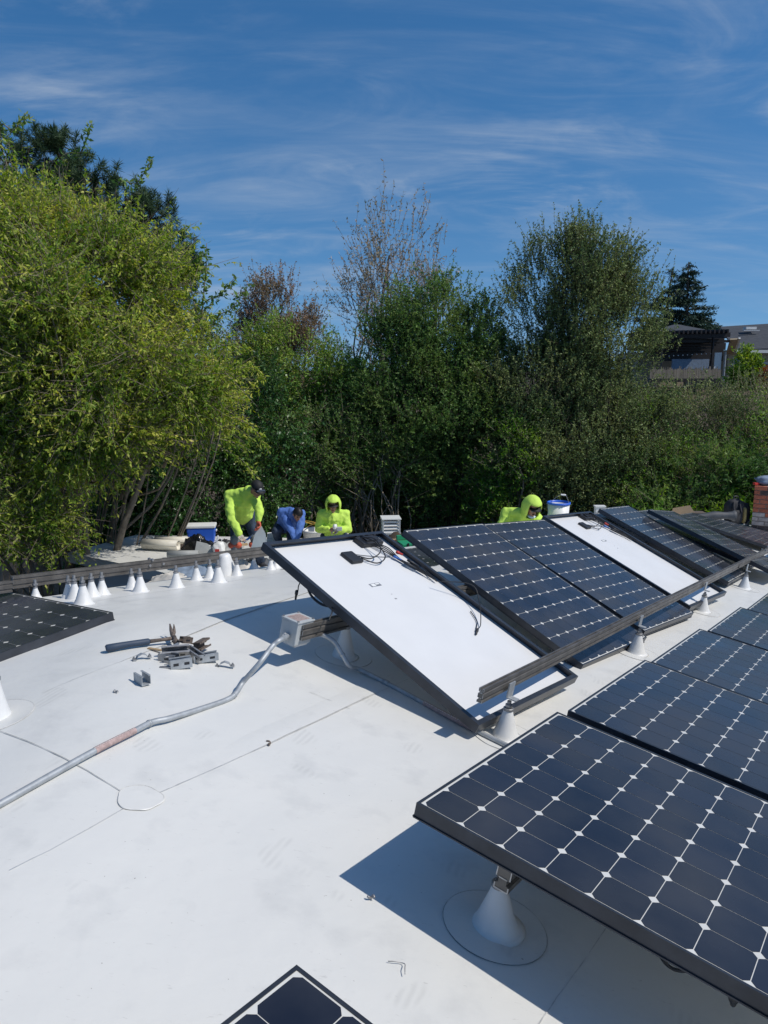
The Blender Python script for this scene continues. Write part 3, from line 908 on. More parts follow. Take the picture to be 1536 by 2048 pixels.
from_bm("boot", bm, M["boot"], bulk, True)
# long back rail
def bz(px):
    return Vector(px)
BR0, BR1 = Vector((-2.313, 4.620, 0.194)), Vector((-0.883, 6.360, -0.007))
rail("long dark rail running behind the crest above the rows of white cones", BR0, BR1, (0, 0, 1), scale=0.98, bolts=((.43, .045), (.48, .045), (.44, .084)))
d_ = (BR1 - BR0).normalized()
rail("short dark rail piece at the left picture edge continuing the long back rail", BR0 - d_ * 1.2 + Vector((0, 0, -.025)), BR0 - d_ * .004 + Vector((0, 0, -.02)), (0, 0, 1), scale=0.9)
rail("thin dark rail lying low behind the crest, left of the near white panel", (-1.168, 6.000, -0.135), (-0.751, 6.300, -0.136), (0, 0, 1), scale=0.35)

# ------------------------------------------------------------------ grey junction box with conduits
BOX_C = Vector((-0.385, 3.627, 0.254))
bx = empty("electrical_box", BOX_C, "grey electrical box with red label bolted to the rail end", "electrical box")
exx = Vector((0.573, 0.812, -0.111)).normalized(); ezz = NW.copy(); eyy = ezz.cross(exx).normalized()
BM_ = axes_matrix((0, 0, 0), exx, eyy, ezz)
bm = bmesh.new(); box(bm, (-.05, .018, -.068), (.07, .125, .046), BM_, .004); from_bm("body", bm, M["boxgrey"], bx)
bm = bmesh.new(); box(bm, (-.054, .014, .0465), (.074, .129, .056), BM_, .003); lid = from_bm("lid", bm, M["boxgrey"], bx)
bm = bmesh.new(); box(bm, (-.035, .034, .0562), (.055, .109, .0570), BM_); lb = from_bm("label", bm, M["redlabel"], bx)
bm = bmesh.new()
for k in range(5): box(bm, (-.028, .04 + k * .013, .0571), (.048 - .012 * (k % 2), .045 + k * .013, .0575), BM_)
from_bm("print", bm, M["brickpale"], lb)
for x, y in ((-.045, .022), (.065, .022), (-.045, .121), (.065, .121)):
    bm = bmesh.new(); lathe(bm, [(.006, .056), (.006, .061)], 8, BM_ @ Matrix.Translation((x, y, 0))); from_bm("screw", bm, M["steel"], bx)
bm = bmesh.new(); box(bm, (-.045, .02, -.076), (.05, .12, -.0685), BM_, .002); from_bm("base_plate", bm, M["zinc"], bx)

def conduit(label, pts, r, fit=None, wrap=None):
    t = empty("conduit", (0, 0, 0), label, "conduit")
    P = smooth_path(pts, 8)
    bm = bmesh.new(); tube(bm, P, r, 12); from_bm("pipe", bm, M["zinc"], t, True)
    if fit:
        a, b = Vector(fit[0]), Vector(fit[1])
        bm = bmesh.new(); tube(bm, [a, a.lerp(b, .3), a.lerp(b, .31), a.lerp(b, .6), a.lerp(b, .61), b], [r * 1.25, r * 1.25, r * 1.75, r * 1.75, r * 1.3, r * 1.3], 8)
        from_bm("connector_nut", bm, M["zinc"], t)
    if wrap:
        a, b = wrap; seg = [p for p in P][a:b]
        bm = bmesh.new(); tube(bm, seg, r * 1.06, 12, False); lb_ = from_bm("warning_label", bm, M["redlabel"], t, True)
        bm = bmesh.new()
        for q in range(len(seg) - 1):
            a_, b_2 = seg[q], seg[q + 1]
            for w0, w1 in ((.1, .32), (.45, .58), (.68, .92)):
                tube(bm, [a_.lerp(b_2, w0) + Vector((0, -.45, .9)) * r * 1.04, a_.lerp(b_2, w1) + Vector((0, -.45, .9)) * r * 1.04], r * .14, 4)
        from_bm("print", bm, M["white"], lb_)
    for fr in (.34, .62):
        k_ = int(len(P) * fr)
        bm = bmesh.new(); tube(bm, [P[k_], P[k_].lerp(P[k_ + 1], .9)], r * 1.22, 12); from_bm("coupling", bm, M["zinc"], t, True)
    return t
def lift(p, h): return Vector(p) + Vector((0, 0, h))
nut = BOX_C + BM_ @ Vector((-.051, .07, -.03))
conduit("long bent steel conduit from the grey box down to the left picture edge",
    [lift((-1.270, 2.068, 0.182), .014), lift((-1.197, 2.191, 0.188), .014), lift((-1.119, 2.354, 0.185), .016), lift((-1.032, 2.545, 0.176), .02), lift((-0.947, 2.725, 0.158), .026), lift((-0.908, 2.815, 0.149), .026), lift((-0.856, 2.875, 0.143), .02), lift((-0.769, 3.013, 0.123), .015), lift((-0.687, 3.142, 0.106), .014), lift((-0.655, 3.203, 0.103), .022), lift((-0.635, 3.273, 0.098), .05), (-0.557, 3.281, 0.238), (-0.514, 3.377, 0.280), (-0.480, 3.420, 0.296), nut], 0.0118,
    (nut - exx * .035 + Vector((-.004, 0, -.004)), nut + exx * .004), (24, 33))
nut2 = BOX_C + BM_ @ Vector((.071, .07, -.035))
conduit("steel conduit bending from the box and running under the near white panel",
    [nut2, nut2 + exx * .06, (-0.264, 3.731, 0.181), (-0.212, 3.692, 0.120), (-0.171, 3.672, 0.062), lift((-0.113, 3.722, -0.002), .022), lift((0.079, 3.583, -0.039), .014), lift((0.309, 3.362, -0.078), .014), lift((0.518, 3.193, -0.117), .014), lift((0.673, 3.066, -0.144), .014)], 0.0118,
    (nut2 + exx * .03, nut2 - exx * .004), (52, 61))

# ------------------------------------------------------------------ pile of loose hardware on the roof
def channel(label, c, yaw, L, W=.042, Hh=.042, th=.003, m="zinc", pitch=0., roll=0., cat="metal bracket", holes=True):
    t = empty("strut_piece", Vector(c), label, cat, "loose metal pieces on the near roof", (roll, pitch, yaw))
    bm = bmesh.new()
    prof = [(-W / 2, 0), (W / 2, 0), (W / 2, Hh), (W / 2 - .009, Hh), (W / 2 - .009, Hh - th), (W / 2 - th, Hh - th), (W / 2 - th, th), (-W / 2 + th, th), (-W / 2 + th, Hh - th), (-W / 2 + .009, Hh - th), (-W / 2 + .009, Hh), (-W / 2, Hh)]
    extrude_profile(bm, prof, (-L / 2, 0, 0), (L / 2, 0, 0), (0, 0, 1))
    from_bm("channel", bm, M[m], t)
    if holes:
        for k in range(max(1, int(L / .05))):
            bm = bmesh.new(); x = -L / 2 + (k + .5) * L / max(1, int(L / .05))
            box(bm, (x - .012, -W / 2 - .0006, Hh * .35), (x + .012, -W / 2 - .0001, Hh * .65)); from_bm("slot", bm, M["blackplastic"], t)
    return t
def zz_(p, dz): return lift(p, dz)
channel("short steel channel piece lying alone nearest the camera, below the pile", lift((-1.060, 3.186, 0.178), .004), 2.35, .075)
channel("slotted steel channel with its open end facing the camera, front of the pile", lift((-0.952, 3.416, 0.157), .004), .45, .10, Hh=.045)
channel("long bright steel channel sticking out of the pile to the right", lift((-0.865, 3.535, 0.140), .006), .45, .12, Hh=.038)
channel("dull steel plate channel leaning across the middle of the pile", lift((-1.002, 3.520, 0.166), .02), .25, .13, Hh=.05, roll=.7, m="steel")
channel("rust-stained steel channel standing on edge at the back of the pile", lift((-0.925, 3.659, 0.149), .035), 1.2, .085, roll=1.4, m="rust")
channel("dull steel channel lying under the rusty pieces at the pile's left end", lift((-1.019, 3.459, 0.167), .004), -.3, .09, m="steel")
channel("small rusty channel on top of the pile beside the hammer head", lift((-0.980, 3.620, 0.161), .045), .9, .06, W=.03, Hh=.03, m="rust", pitch=.3)
channel("flat thin steel strip poking out under the pile to the left", lift((-1.018, 3.387, 0.166), .003), .12, .08, W=.02, Hh=.006, m="steel", holes=False)
channel("narrow rusty channel jammed under the standing rusty one", lift((-0.935, 3.578, 0.154), .012), 2.2, .09, W=.03, Hh=.028, m="rust", roll=.5)
channel("bent dull steel channel tilted up on the pile's right shoulder", lift((-0.918, 3.527, 0.148), .02), -.5, .10, Hh=.035, m="steel", pitch=.35)
channel("short bright channel end tipped over in front of the hammer head", lift((-1.030, 3.561, 0.171), .012), 1.9, .055, m="zinc", roll=1.2)
for k, (pp, ya, ln, lab) in enumerate((((-1.005, 3.662, 0.164), .5, .11, "upper rusty rod lying across the hardware pile"), ((-0.957, 3.589, 0.155), 1.4, .09, "lower rusty rod sticking out of the hardware pile"), ((-0.985, 3.438, 0.163), .2, .10, "thin grey rod at the front of the hardware pile"))):
    q = empty("rod", lift(pp, .03), lab, "rod", "loose metal pieces on the near roof", (0, .25, ya))
    bm = bmesh.new(); tube(bm, smooth_path([(-ln / 2, 0, 0), (-.01, .008, .004), (ln / 2, 0, -.004)], 4), .004, 6); from_bm("rod", bm, M["rust" if k < 2 else "steel"], q, True)
def clampset(label, c, yaw):
    t = empty("pipe_clamp", lift(c, .004), label, "clamp", "loose metal pieces on the near roof", (0, 0, yaw))
    bm = bmesh.new()
    pts = [(-.045, 0, .004), (-.028, 0, .006), (-.02, 0, .022), (0, 0, .03), (.02, 0, .022), (.028, 0, .006), (.045, 0, .004)]
    for y0, y1 in ((-.011, .011),):
        A = [bm.verts.new((p[0], y0, p[2])) for p in pts]; B = [bm.verts.new((p[0], y1, p[2])) for p in pts]
        A2 = [bm.verts.new((p[0], y0, p[2] - .003)) for p in pts]; B2 = [bm.verts.new((p[0], y1, p[2] - .003)) for p in pts]
        for k in range(len(pts) - 1):
            bm.faces.new((A[k], A[k + 1], B[k + 1], B[k])); bm.faces.new((A2[k], B2[k], B2[k + 1], A2[k + 1]))
            bm.faces.new((A[k], A2[k], A2[k + 1], A[k + 1])); bm.faces.new((B[k], B[k + 1], B2[k + 1], B2[k]))
    from_bm("strap", bm, M["zinc"], t)
    for x in (-.037, .037):
        bm = bmesh.new(); lathe(bm, [(.008, .005), (.008, .013), (.004, .013), (.004, .02)], 6, Matrix.Translation((x, 0, 0))); from_bm("bolt", bm, M["steel"], t)
clampset("steel pipe clamp lying just right of the metal pile", (-0.766, 3.511, 0.119), .1)
clampset("steel pipe clamp lying left of the metal pile under the hammer", (-1.141, 3.442, 0.186), .6)
# hammer
HA, HB = Vector((-1.332, 3.505, 0.195)), Vector((-1.043, 3.673, 0.172))
ham = empty("claw_hammer", lift(HA, 0), "claw hammer with dark blue-grey rubber handle and rusty head on the pile", "hammer")
hd = (HB - HA); hd.z = 0; hl_ = hd.length; hd.normalize(); hs = Vector((-hd.y, hd.x, 0))
def hp(t, s, z): 
    q = HA + hd * (t * hl_) + hs * s; return Vector((q.x, q.y, roof_z(q.x, q.y) + z)) - HA
bm = bmesh.new(); tube(bm, [hp(0, 0, .022), hp(.02, 0, .023), hp(.15, 0, .024), hp(.35, 0, .026), hp(.60, 0, .028), hp(.62, 0, .028)], [.014, .019, .0175, .015, .0165, .012], 12); from_bm("grip", bm, M["rubber"], ham, True)
bm = bmesh.new(); tube(bm, [hp(.60, 0, .028), hp(.8, 0, .033), hp(.98, 0, .04)], [.010, .0085, .010], 10); from_bm("shaft", bm, M["rust"], ham, True)
bm = bmesh.new(); tube(bm, [hp(.97, -.055, .036), hp(.97, -.03, .038), hp(.975, -.028, .04), hp(.975, 0, .043)], [.015, .015, .011, .013], 12)
tube(bm, [hp(.975, 0, .043), hp(.98, .03, .048), hp(.985, .06, .06), hp(.99, .085, .082)], [.013, .012, .009, .003], 8)
tube(bm, [hp(.985, .02, .045), hp(1.02, .045, .05), hp(1.04, .07, .065), hp(1.05, .085, .08)], [.008, .008, .006, .002], 8)
from_bm("head", bm, M["rust"], ham, True)
# wood splinters and scraps
rng = random.Random(5)
for k, (p, lab, L) in enumerate((((-0.920, 3.781, 0.149), "thin brown splinter lying behind the metal pile", .03), ((-0.457, 2.840, 0.064), "curled brown scrap lying on the seam in mid roof", .035), ((0.042, 1.777, -0.019), "short dark curved wire scrap on the near roof", .06), ((-0.038, 2.024, -0.004), "small grey scrap near the shadow tip of the nearest panel", .02), ((-1.135, 3.065, 0.184), "tiny pale scrap left of the lone channel piece", .02), ((-1.115, 3.564, 0.185), "pale wooden shim lying beside the hammer shaft", .08))):
    t = empty("scrap", lift(p, .006), lab, "scrap", None, (0, 0, rng.uniform(0, 3)))
    bm = bmesh.new(); n_ = 5
    pts = [(L * (q / n_ - .5), .25 * L * math.sin(q * 1.1 + k), .003 + .004 * math.sin(q * 1.7)) for q in range(n_ + 1)]
    if k == 5: box(bm, (-L / 2, -.008, 0), (L / 2, .008, .006)); from_bm("shim", bm, M["wood"], t)
    else:
        tube(bm, smooth_path(pts, 3), .0012 if k in (2,) else .004, 6); from_bm("sliver", bm, M["rust" if k in (0, 1) else "steel"], t, True)

# ------------------------------------------------------------------ things on the lower roof
def rotz(a): return Matrix.Rotation(a, 4, 'Z')
c = Vector((-3.315, 13.691, -1.550))
t = empty("cooler", c, "blue plastic cooler with white lid beside the black bag", "cooler", None, (0, 0, .12))
bm = bmesh.new(); box(bm, (-.25, -.15, 0), (.25, .15, .27), None, .02)
for v in bm.verts:
    k = .90 + .10 * v.co.z / .27; v.co.x *= k; v.co.y *= k
from_bm("body", bm, M["blue"], t)
bm = bmesh.new(); box(bm, (-.262, -.162, .2715), (.262, .162, .325), None, .015); lid = from_bm("lid", bm, M["white"], t)
bm = bmesh.new(); box(bm, (.255, -.05, .19), (.275, .05, .22), None, .005); box(bm, (.2765, -.03, .03), (.30, .03, .10), None, .006); from_bm("handle", bm, M["white"], t)
def roll(label, c, axis, L, r, m, core=True, h=None):
    t = empty("sheet_roll", Vector(c), label, "roll", "rolls of roofing sheet")
    axis = Vector(axis).normalized(); a = -axis * L / 2 + Vector((0, 0, r)); b = axis * L / 2 + Vector((0, 0, r))
    _, s, q = frame_of(axis)
    bm = bmesh.new(); n = 26; rings = []
    # spiral cross-section
    prof = []
    turns = 2.2
    for k in range(61):
        f = k / 60; ang = f * turns * 2 * math.pi; rr = r * (1 - .32 * f) * (1 + .02 * math.sin(3 * ang))
        prof.append((rr * math.cos(ang), rr * math.sin(ang)))
    A = [bm.verts.new(a + s * x + q * y) for x, y in prof]; B = [bm.verts.new(b + s * x + q * y + axis * .01 * math.sin(k_ * .3)) for k_, (x, y) in enumerate(prof)]
    for k in range(60): bm.faces.new((A[k], A[k + 1], B[k + 1], B[k]))
    o = from_bm("sheet", bm, M[m], t, True)
    sm = o.modifiers.new("thick", 'SOLIDIFY'); sm.thickness = .008
    return t
roll("front cream membrane roll lying on the dappled lower roof", (-3.860, 12.983, -1.550), (1, -.22, 0), .66, .10, "cream")
roll("rear cream membrane roll lying behind the other cream one", (-3.743, 13.289, -1.550), (1, -.22, 0), .62, .095, "cream")
roll("smaller grey sheet roll lying nearer than the cream rolls", (-3.332, 12.410, -1.550), (1, .05, 0), .5, .07, "greyroll")
def crumple(name, label, cat, c, sx, sy, h, m, seed, cover=True):
    t = empty(name, Vector(c), label, cat)
    n = 26; vv = []
    for a in range(n + 1):
        for b in range(n + 1):
            x = (a / n - .5); y = (b / n - .5)
            r = min(1, math.hypot(x, y) * 2)
            e = max(0, 1 - r ** 2.5)
            p = Vector((x * 5 + seed, y * 5, seed * 1.7))
            z = h * e * (.55 + .45 * mnoise.noise(p)) + .35 * h * e * abs(mnoise.noise(p * 2.6))
            vv.append((x * sx * (1 + .25 * mnoise.noise(p * .8)), y * sy * (1 + .25 * mnoise.noise(p * .8 + Vector((3, 3, 0)))), max(z, .004)))
    ff = [(a * (n + 1) + b, (a + 1) * (n + 1) + b, (a + 1) * (n + 1) + b + 1, a * (n + 1) + b + 1) for a in range(n) for b in range(n)]
    from_py("fold", vv, ff, M[m], t, True)
    return t
crumple("trash_bag", "shiny black rubbish bag slumped in front of the blue cooler", "bag", (-3.238, 13.134, -1.550), .62, .45, .34, "bag", 2.0)
crumple("rag_heap", "brown and red rag heap between the cream rolls and the black bag", "rags", (-3.477, 13.250, -1.550), .35, .3, .2, "rust", 4.0)
crumple("drop_cloth", "crumpled off-white drop cloth behind the cones under the rail", "cloth", (-3.148, 11.085, -1.550), .62, .4, .16, "cloth", 6.0)
crumple("drop_cloth", "grey-blue crumpled tarp lying right of the off-white cloth", "cloth", (-2.906, 11.311, -1.550), .9, .5, .22, "clothblue", 8.0)
crumple("drop_cloth", "pale crumpled cloth heap near the bending worker's boots", "cloth", (-2.266, 11.666, -1.550), .8, .5, .2, "cloth", 10.0)
crumple("drop_cloth", "dark blue-grey crumpled tarp under the near white panel's corner", "cloth", (-2.017, 11.915, -1.550), .6, .4, .2, "slate", 13.0)
crumple("drop_cloth", "light grey crumpled wrapping beside the bending worker's legs", "cloth", (-2.731, 13.096, -1.550), .5, .4, .16, "greyroll", 15.0)
crumple("rag_heap", "small dark rag heap on the lower roof right of the cooler", "rags", (-2.890, 13.487, -1.550), .35, .3, .12, "pack", 17.0)
for k, (pp, ya, sz, mm, lab) in enumerate((((-2.645, 13.328, -1.550), .4, (.45, .09, .03), "wood", "pale plank lying right of the blue cooler"), ((-1.874, 13.020, -1.550), -.3, (.5, .12, .02), "white", "white board lying behind the near white panel's corner"), ((-1.632, 13.172, -1.550), .1, (.35, .16, .04), "greyroll", "grey offcut board by the crouching blue worker"), ((-2.803, 12.043, -1.550), .2, (.4, .15, .02), "white", "white offcut lying in front of the bent tan sheet"))):
    q = empty("board_offcut", pp, lab, "board", None, (0, 0, ya))
    bm = bmesh.new(); box(bm, (-sz[0] / 2, -sz[1] / 2, 0), (sz[0] / 2, sz[1] / 2, sz[2]), None, .003); from_bm("board", bm, M[mm], q)
# folded board and boxes
t = empty("folded_board", (-3.024, 12.583, -1.550), "grey-tan bent sheet leaning on the rail's far side before the bag", "sheet", None, (0, 0, .1))
bm = bmesh.new()
vs_ = [bm.verts.new(p) for p in ((-.16, -.05, .0), (.16, -.05, .02), (.17, .02, .12), (.05, .06, .20), (-.12, .08, .24))]
bm.faces.new(vs_); o = from_bm("sheet", bm, M["greyroll"], t); o.modifiers.new("th", 'SOLIDIFY').thickness = .006
t = empty("plastic_bag", (-2.755, 12.583, -1.550), "small white plastic bag with red print between sheet and worker", "bag")
bm = bmesh.new(); bmesh.ops.create_icosphere(bm, subdivisions=3, radius=.11)
for v in bm.verts: v.co = v.co * (1 + .35 * mnoise.noise(v.co * 14)) + Vector((0, 0, .10)); v.co.z *= 1.2
from_bm("bag_body", bm, M["white"], t, True)
bm = bmesh.new(); tube(bm, smooth_path([(-.05, 0, .2), (-.04, 0, .3), (.03, 0, .3), (.04, 0, .2)], 5), .006, 6); from_bm("bag_handle", bm, M["white"], t, True)
bm = bmesh.new(); box(bm, (-.05, -.135, .08), (.02, -.128, .15)); from_bm("print", bm, M["red"], t)
t = empty("foam_block", (-2.027, 13.732, -1.550), "white block lying right of the sheet held by the bending worker", "block", None, (0, 0, .2))
bm = bmesh.new(); box(bm, (-.11, -.08, 0), (.11, .08, .07), None, .008); box(bm, (-.10, -.075, .0715), (.10, .075, .15), None, .008); from_bm("block", bm, M["white"], t)
t = empty("pail", (-1.246, 13.568, -1.550), "low white pail with yellow cord heaped on it, between two workers", "bucket")
bm = bmesh.new(); lathe(bm, [(.19, 0), (.22, .22), (.23, .22), (.23, .25), (.20, .25), (.19, .10)], 24); from_bm("body", bm, M["white"], t, True)
t2 = empty("extension_cord", (-1.246, 13.568, -1.550), "yellow-orange cord coiled over the white pail", "cord")
bm = bmesh.new()
pts = [((.17 + .03 * math.sin(k)) * math.cos(k * .7), .15 * math.sin(k * .7), .27 + .004 * k + .05 * (1 + math.sin(k * .9 + 1))) for k in range(20)]
tube(bm, smooth_path(pts, 4), .008, 6); from_bm("cord", bm, M["orangecord"], t2, True)
# ladder
lc = Vector((-0.603, 13.328, -1.550))
t = empty("ladder", lc, "top of a pale ladder rising behind the hooded worker", "ladder")
for dx in (0, -.38):
    bm = bmesh.new(); Mx = Matrix.Translation((dx + .07, .1, -.8)) @ Matrix.Rotation(RAD(-8), 4, 'Y') @ Matrix.Rotation(RAD(-10), 4, 'X')
    box(bm, (-.015, -.04, -1.5), (.03, .04, 1.42), Mx, .004); from_bm("rail", bm, M["cream"], t)
for k in range(9):
    bm = bmesh.new(); Mx = Matrix.Translation((.07, .1, -.8)) @ Matrix.Rotation(RAD(-8), 4, 'Y') @ Matrix.Rotation(RAD(-10), 4, 'X')
    box(bm, (-.36, -.015, -1.2 + k * .3), (-.018, .015, -1.17 + k * .3), Mx); from_bm("rung", bm, M["cream"], t)
# louvred vent
vc = Vector((0.112, 12.871, -1.550))
t = empty("roof_vent", vc, "square galvanised roof vent with louvred cap between the panels", "roof vent", None, (0, 0, .1))
bm = bmesh.new(); box(bm, (-.105, -.105, 0), (.105, .105, .36), None, .004); from_bm("duct", bm, M["zinc"], t)
for k in range(4):
    bm = bmesh.new()
    z = .37 + k * .055
    bmesh.ops.create_cone(bm, cap_ends=True, segments=4, radius1=.205, radius2=.17, depth=.032, matrix=Matrix.Translation((0, 0, z + .016)) @ rotz(RAD(45)))
    from_bm("louvre", bm, M["whitetrim"], t)
bm = bmesh.new(); box(bm, (-.165, -.165, .592), (.165, .165, .612), None, .004); from_bm("cap", bm, M["whitetrim"], t)
bm = bmesh.new(); box(bm, (-.16, -.16, .35), (.16, .16, .368)); from_bm("collar", bm, M["zinc"], t)
for x in (-.14, .14):
    for y in (-.14, .14):
        bm = bmesh.new(); box(bm, (x - .012, y - .012, .369), (x + .012, y + .012, .591)); from_bm("corner_post", bm, M["zinc"], t)
bm = bmesh.new(); box(bm, (-.10, -.10, .369), (.10, .10, .591)); from_bm("core", bm, M["blackplastic"], t)
# green case and timber
t = empty("tool_case", Vector((0.330, 8.700, -0.515)), "bright green open tool case behind the nearest white panel", "tool case", None, (0, 0, .3))
bm = bmesh.new(); box(bm, (-.16, -.11, 0), (.16, .11, .09), None, .01); from_bm("body", bm, M["green"], t)
bm = bmesh.new(); box(bm, (-.16, .10, .092), (.16, .13, .15), None, .008); from_bm("lid", bm, M["green"], t)
for x in (-.1, -.03, .06):
    bm = bmesh.new(); box(bm, (x, -.118, .06), (x + .02, -.11, .10)); from_bm("latch", bm, M["blackplastic"], t)
for k, (dx, dy, a, lab) in enumerate(((-.02, .10, .35, "upper pale timber offcut lying across the green case"), (.02, .2, .15, "lower pale timber offcut behind the green case"))):
    q = empty("timber_offcut", Vector((0.226, 8.950, -0.500)) + Vector((dx, dy, .02 - .03 * k)), lab, "timber", None, (0, -.12, a))
    bm = bmesh.new(); box(bm, (-.18, -.03, 0), (.2, .03, .025), None, .002); from_bm("plank", bm, M["wood"], q)
for k, (px, lab) in enumerate((((0.194, 9.100, -0.497), "dark brown brush heap left of the green case"), ((0.557, 9.100, -0.559), "dark brown brush heap right of the green case"))):
    crumple("debris_heap", lab, "debris", Vector(px) + Vector((0, 0, -.1)), .7, .5, .22, "earth", 20 + k)
# bucket stack
def put(px): return Vector(px)
bc = Vector((2.510, 10.900, -0.781))
t = empty("bucket", bc, "white bucket with blue rim and raised wire handle behind the far white panel", "bucket")
bm = bmesh.new(); lathe(bm, [(.125, 0), (.142, .24), (.152, .24), (.152, .265), (.146, .27), (.156, .41), (.13, .41), (.12, .2)], 28, None, False); from_bm("body", bm, M["white"], t, True)
bm = bmesh.new(); lathe(bm, [(.160, .412), (.168, .414), (.168, .44), (.15, .445), (.150, .412)], 28, None, False); from_bm("rim", bm, M["blue"], t, True)
bm = bmesh.new(); tube(bm, smooth_path([(-.155, 0, .40), (-.06, -.02, .50), (.04, -.03, .56), (.10, -.02, .53), (.155, 0, .40)], 6), .004, 6); hh = from_bm("handle", bm, M["steel"], t, True)
bm = bmesh.new(); tube(bm, [(.02, -.03, .553), (.09, -.02, .545)], .012, 8); from_bm("grip", bm, M["white"], hh)
t = empty("vent_post", (3.299, 11.600, -1.016), "short white square post behind the leaning dark panels", "post")
bm = bmesh.new(); box(bm, (-.07, -.05, 0), (.075, .05, .48), None, .004); box(bm, (-.08, -.06, .481), (.085, .06, .5), None, .003); from_bm("shaft", bm, M["whitetrim"], t)
# cardboard, tarp, yellow tool, backpack
t = empty("cardboard_sheet", (5.150, 12.876, -1.043), "tan cardboard flap standing beyond the twisted solar panel", "cardboard", None, (0, 0, -.2))
bm = bmesh.new(); f = [bm.verts.new(p) for p in ((-.28, 0, 0), (.25, -.1, 0), (.05, .05, .30), (-.22, .05, .24))]; bm.faces.new(f)
o = from_bm("sheet", bm, M["card"], t); o.modifiers.new("th", 'SOLIDIFY').thickness = .006
tb = Vector((5.849, 13.443, -1.166))
t = empty("tarp_roll", tb, "dark slate sheet rolled loosely left of the backpack", "roll")
bm = bmesh.new(); n = 14
tube(bm, smooth_path([(-.42, .05, .05), (-.25, .03, .10), (0, .05, .13), (.25, .08, .13), (.42, .1, .12)], 4), [.03] + [.07 + .008 * math.sin(k) for k in range(15)] + [.1], 14)
from_bm("sheet", bm, M["slate"], t, True)
t = empty("maroon_board", (5.704, 13.639, -1.150), "thin dark maroon board poking out behind the slate roll", "board")
bm = bmesh.new(); box(bm, (-.35, .1, .1), (.15, .3, .12)); from_bm("board", bm, M["rust"], t)
t = empty("yellow_level", Vector((5.704, 13.123, -1.137)) + Vector((0, -.25, 0)), "small yellow tool lying in front of the slate roll", "tool", None, (0, 0, .35))
bm = bmesh.new(); box(bm, (-.09, -.02, 0), (.09, .02, .04), None, .004); o = from_bm("body", bm, M["yellow"], t)
bm = bmesh.new(); box(bm, (-.02, -.0205, .01), (.02, -.0202, .03)); from_bm("window", bm, M["blackplastic"], t)
bp = Vector((6.423, 13.891, -1.275))
t = empty("backpack", bp, "charcoal backpack with tan side panel standing beside the brick chimney", "backpack", None, (0, 0, .25))
def lump(name, c, r, m, parent, seed=0, amp=.12, boxy=.6, sub=3):
    bm = bmesh.new(); bmesh.ops.create_icosphere(bm, subdivisions=sub, radius=1)
    for v in bm.verts:
        p = v.co.copy()
        q = Vector([math.copysign(abs(x) ** boxy, x) for x in p])
        q *= 1 + amp * mnoise.noise(p * 2.2 + Vector((seed, 0, 0)))
        v.co = Vector((q.x * r[0], q.y * r[1], q.z * r[2])) + Vector(c)
    return from_bm(name, bm, M[m], parent, True)
b0 = lump("body", (0, 0, .24), (.17, .13, .24), "pack", t, 1)
lump("front_pocket", (-.05, -.13, .17), (.11, .06, .13), "pack", t, 3)
lump("side_panel", (.125, -.09, .19), (.035, .07, .15), "tan", t, 5, .05)
bm = bmesh.new(); tube(bm, smooth_path([(-.10, -.10, .44), (-.13, -.14, .34), (-.12, -.17, .2), (-.12, -.16, .06)], 5), .02, 6); tube(bm, smooth_path([(.02, -.10, .46), (0, -.15, .36), (.0, -.19, .26)], 5), .018, 6); from_bm("strap", bm, M["pack"], t, True)
bm = bmesh.new(); tube(bm, smooth_path([(-.05, 0, .46), (-.03, 0, .52), (.05, 0, .52), (.07, 0, .46)], 5), .012, 6); from_bm("grab_loop", bm, M["blackplastic"], t, True)
lump("second_compartment", (.20, .02, .2), (.10, .12, .2), "pack", t, 9)
t = empty("paper_cup", Vector((6.774, 14.082, -1.342)), "small pale crumpled cup beside the chimney foot", "cup")
bm = bmesh.new(); lathe(bm, [(.035, 0), (.045, .13), (.04, .13), (.03, .01)], 12); from_bm("cup", bm, M["white"], t, True)

# ------------------------------------------------------------------ brick chimney
cc_ = Vector((6.668, 13.699, -1.319))
ch = empty("brick_chimney", cc_, "red brick chimney with pale stained foot at the right picture edge", "chimney", None, (0, 0, -.52))
CW, CD, CHH = 0.84, 0.62, 0.80
bm = bmesh.new(); box(bm, (.012, .012, -.3), (CW - .012, CD - .012, CHH - .012)); from_bm("mortar_core", bm, M["mortar"], ch)
BLx, BH, MJ = .2, .068, .012
def brick_mesh(L, D):
    bm = bmesh.new(); box(bm, (0, 0, 0), (L, D, BH), None, .003)
    me = bpy.data.meshes.new("brick"); bm.to_mesh(me); bm.free(); return me
bm_cache = {}
def brick(x, y, z, L, D, m):
    key = (round(L, 3), round(D, 3), m)
    if key not in bm_cache:
        me = brick_mesh(L, D); me.materials.append(M[m]); bm_cache[key] = me
    o = link("brick", bm_cache[key], None, ch)
    o.location = (x + rng.uniform(-.0015, .0015), y + rng.uniform(-.002, .002), z)
ncourse = int(CHH / (BH + MJ))
for k in range(-2, ncourse):
    z = k * (BH + MJ)
    m = "brickdark" if k < 1 else "brickpale" if k < 3 else "brick"
    off = 0 if k % 2 else -.106
    x = off
    while x < CW - .02:
        a = max(x, 0); b = min(x + BLx, CW)
        if b - a > .03:
            mm = m
            if k == ncourse - 2 and int((x + .2) / .212) % 2 == 1: mm = "brickdark"
            if k == 3 and rng.random() < .4: mm = "brickpale"
            brick(a, 0, z, b - a, .09, mm)
        x += BLx + MJ
    y = .102 if k % 2 else .102 - .106
    while y < CD - .1:
        a = max(y, .102); b = min(y + BLx, CD)
        if b - a > .03: brick(0, a, z, .09, b - a, m)
        y += BLx + MJ
bm = bmesh.new()
lump("cloth_bundle_core", (0, 0, 0), (.001, .001, .001), "blackplastic", ch, 1, .1, .6, 1)
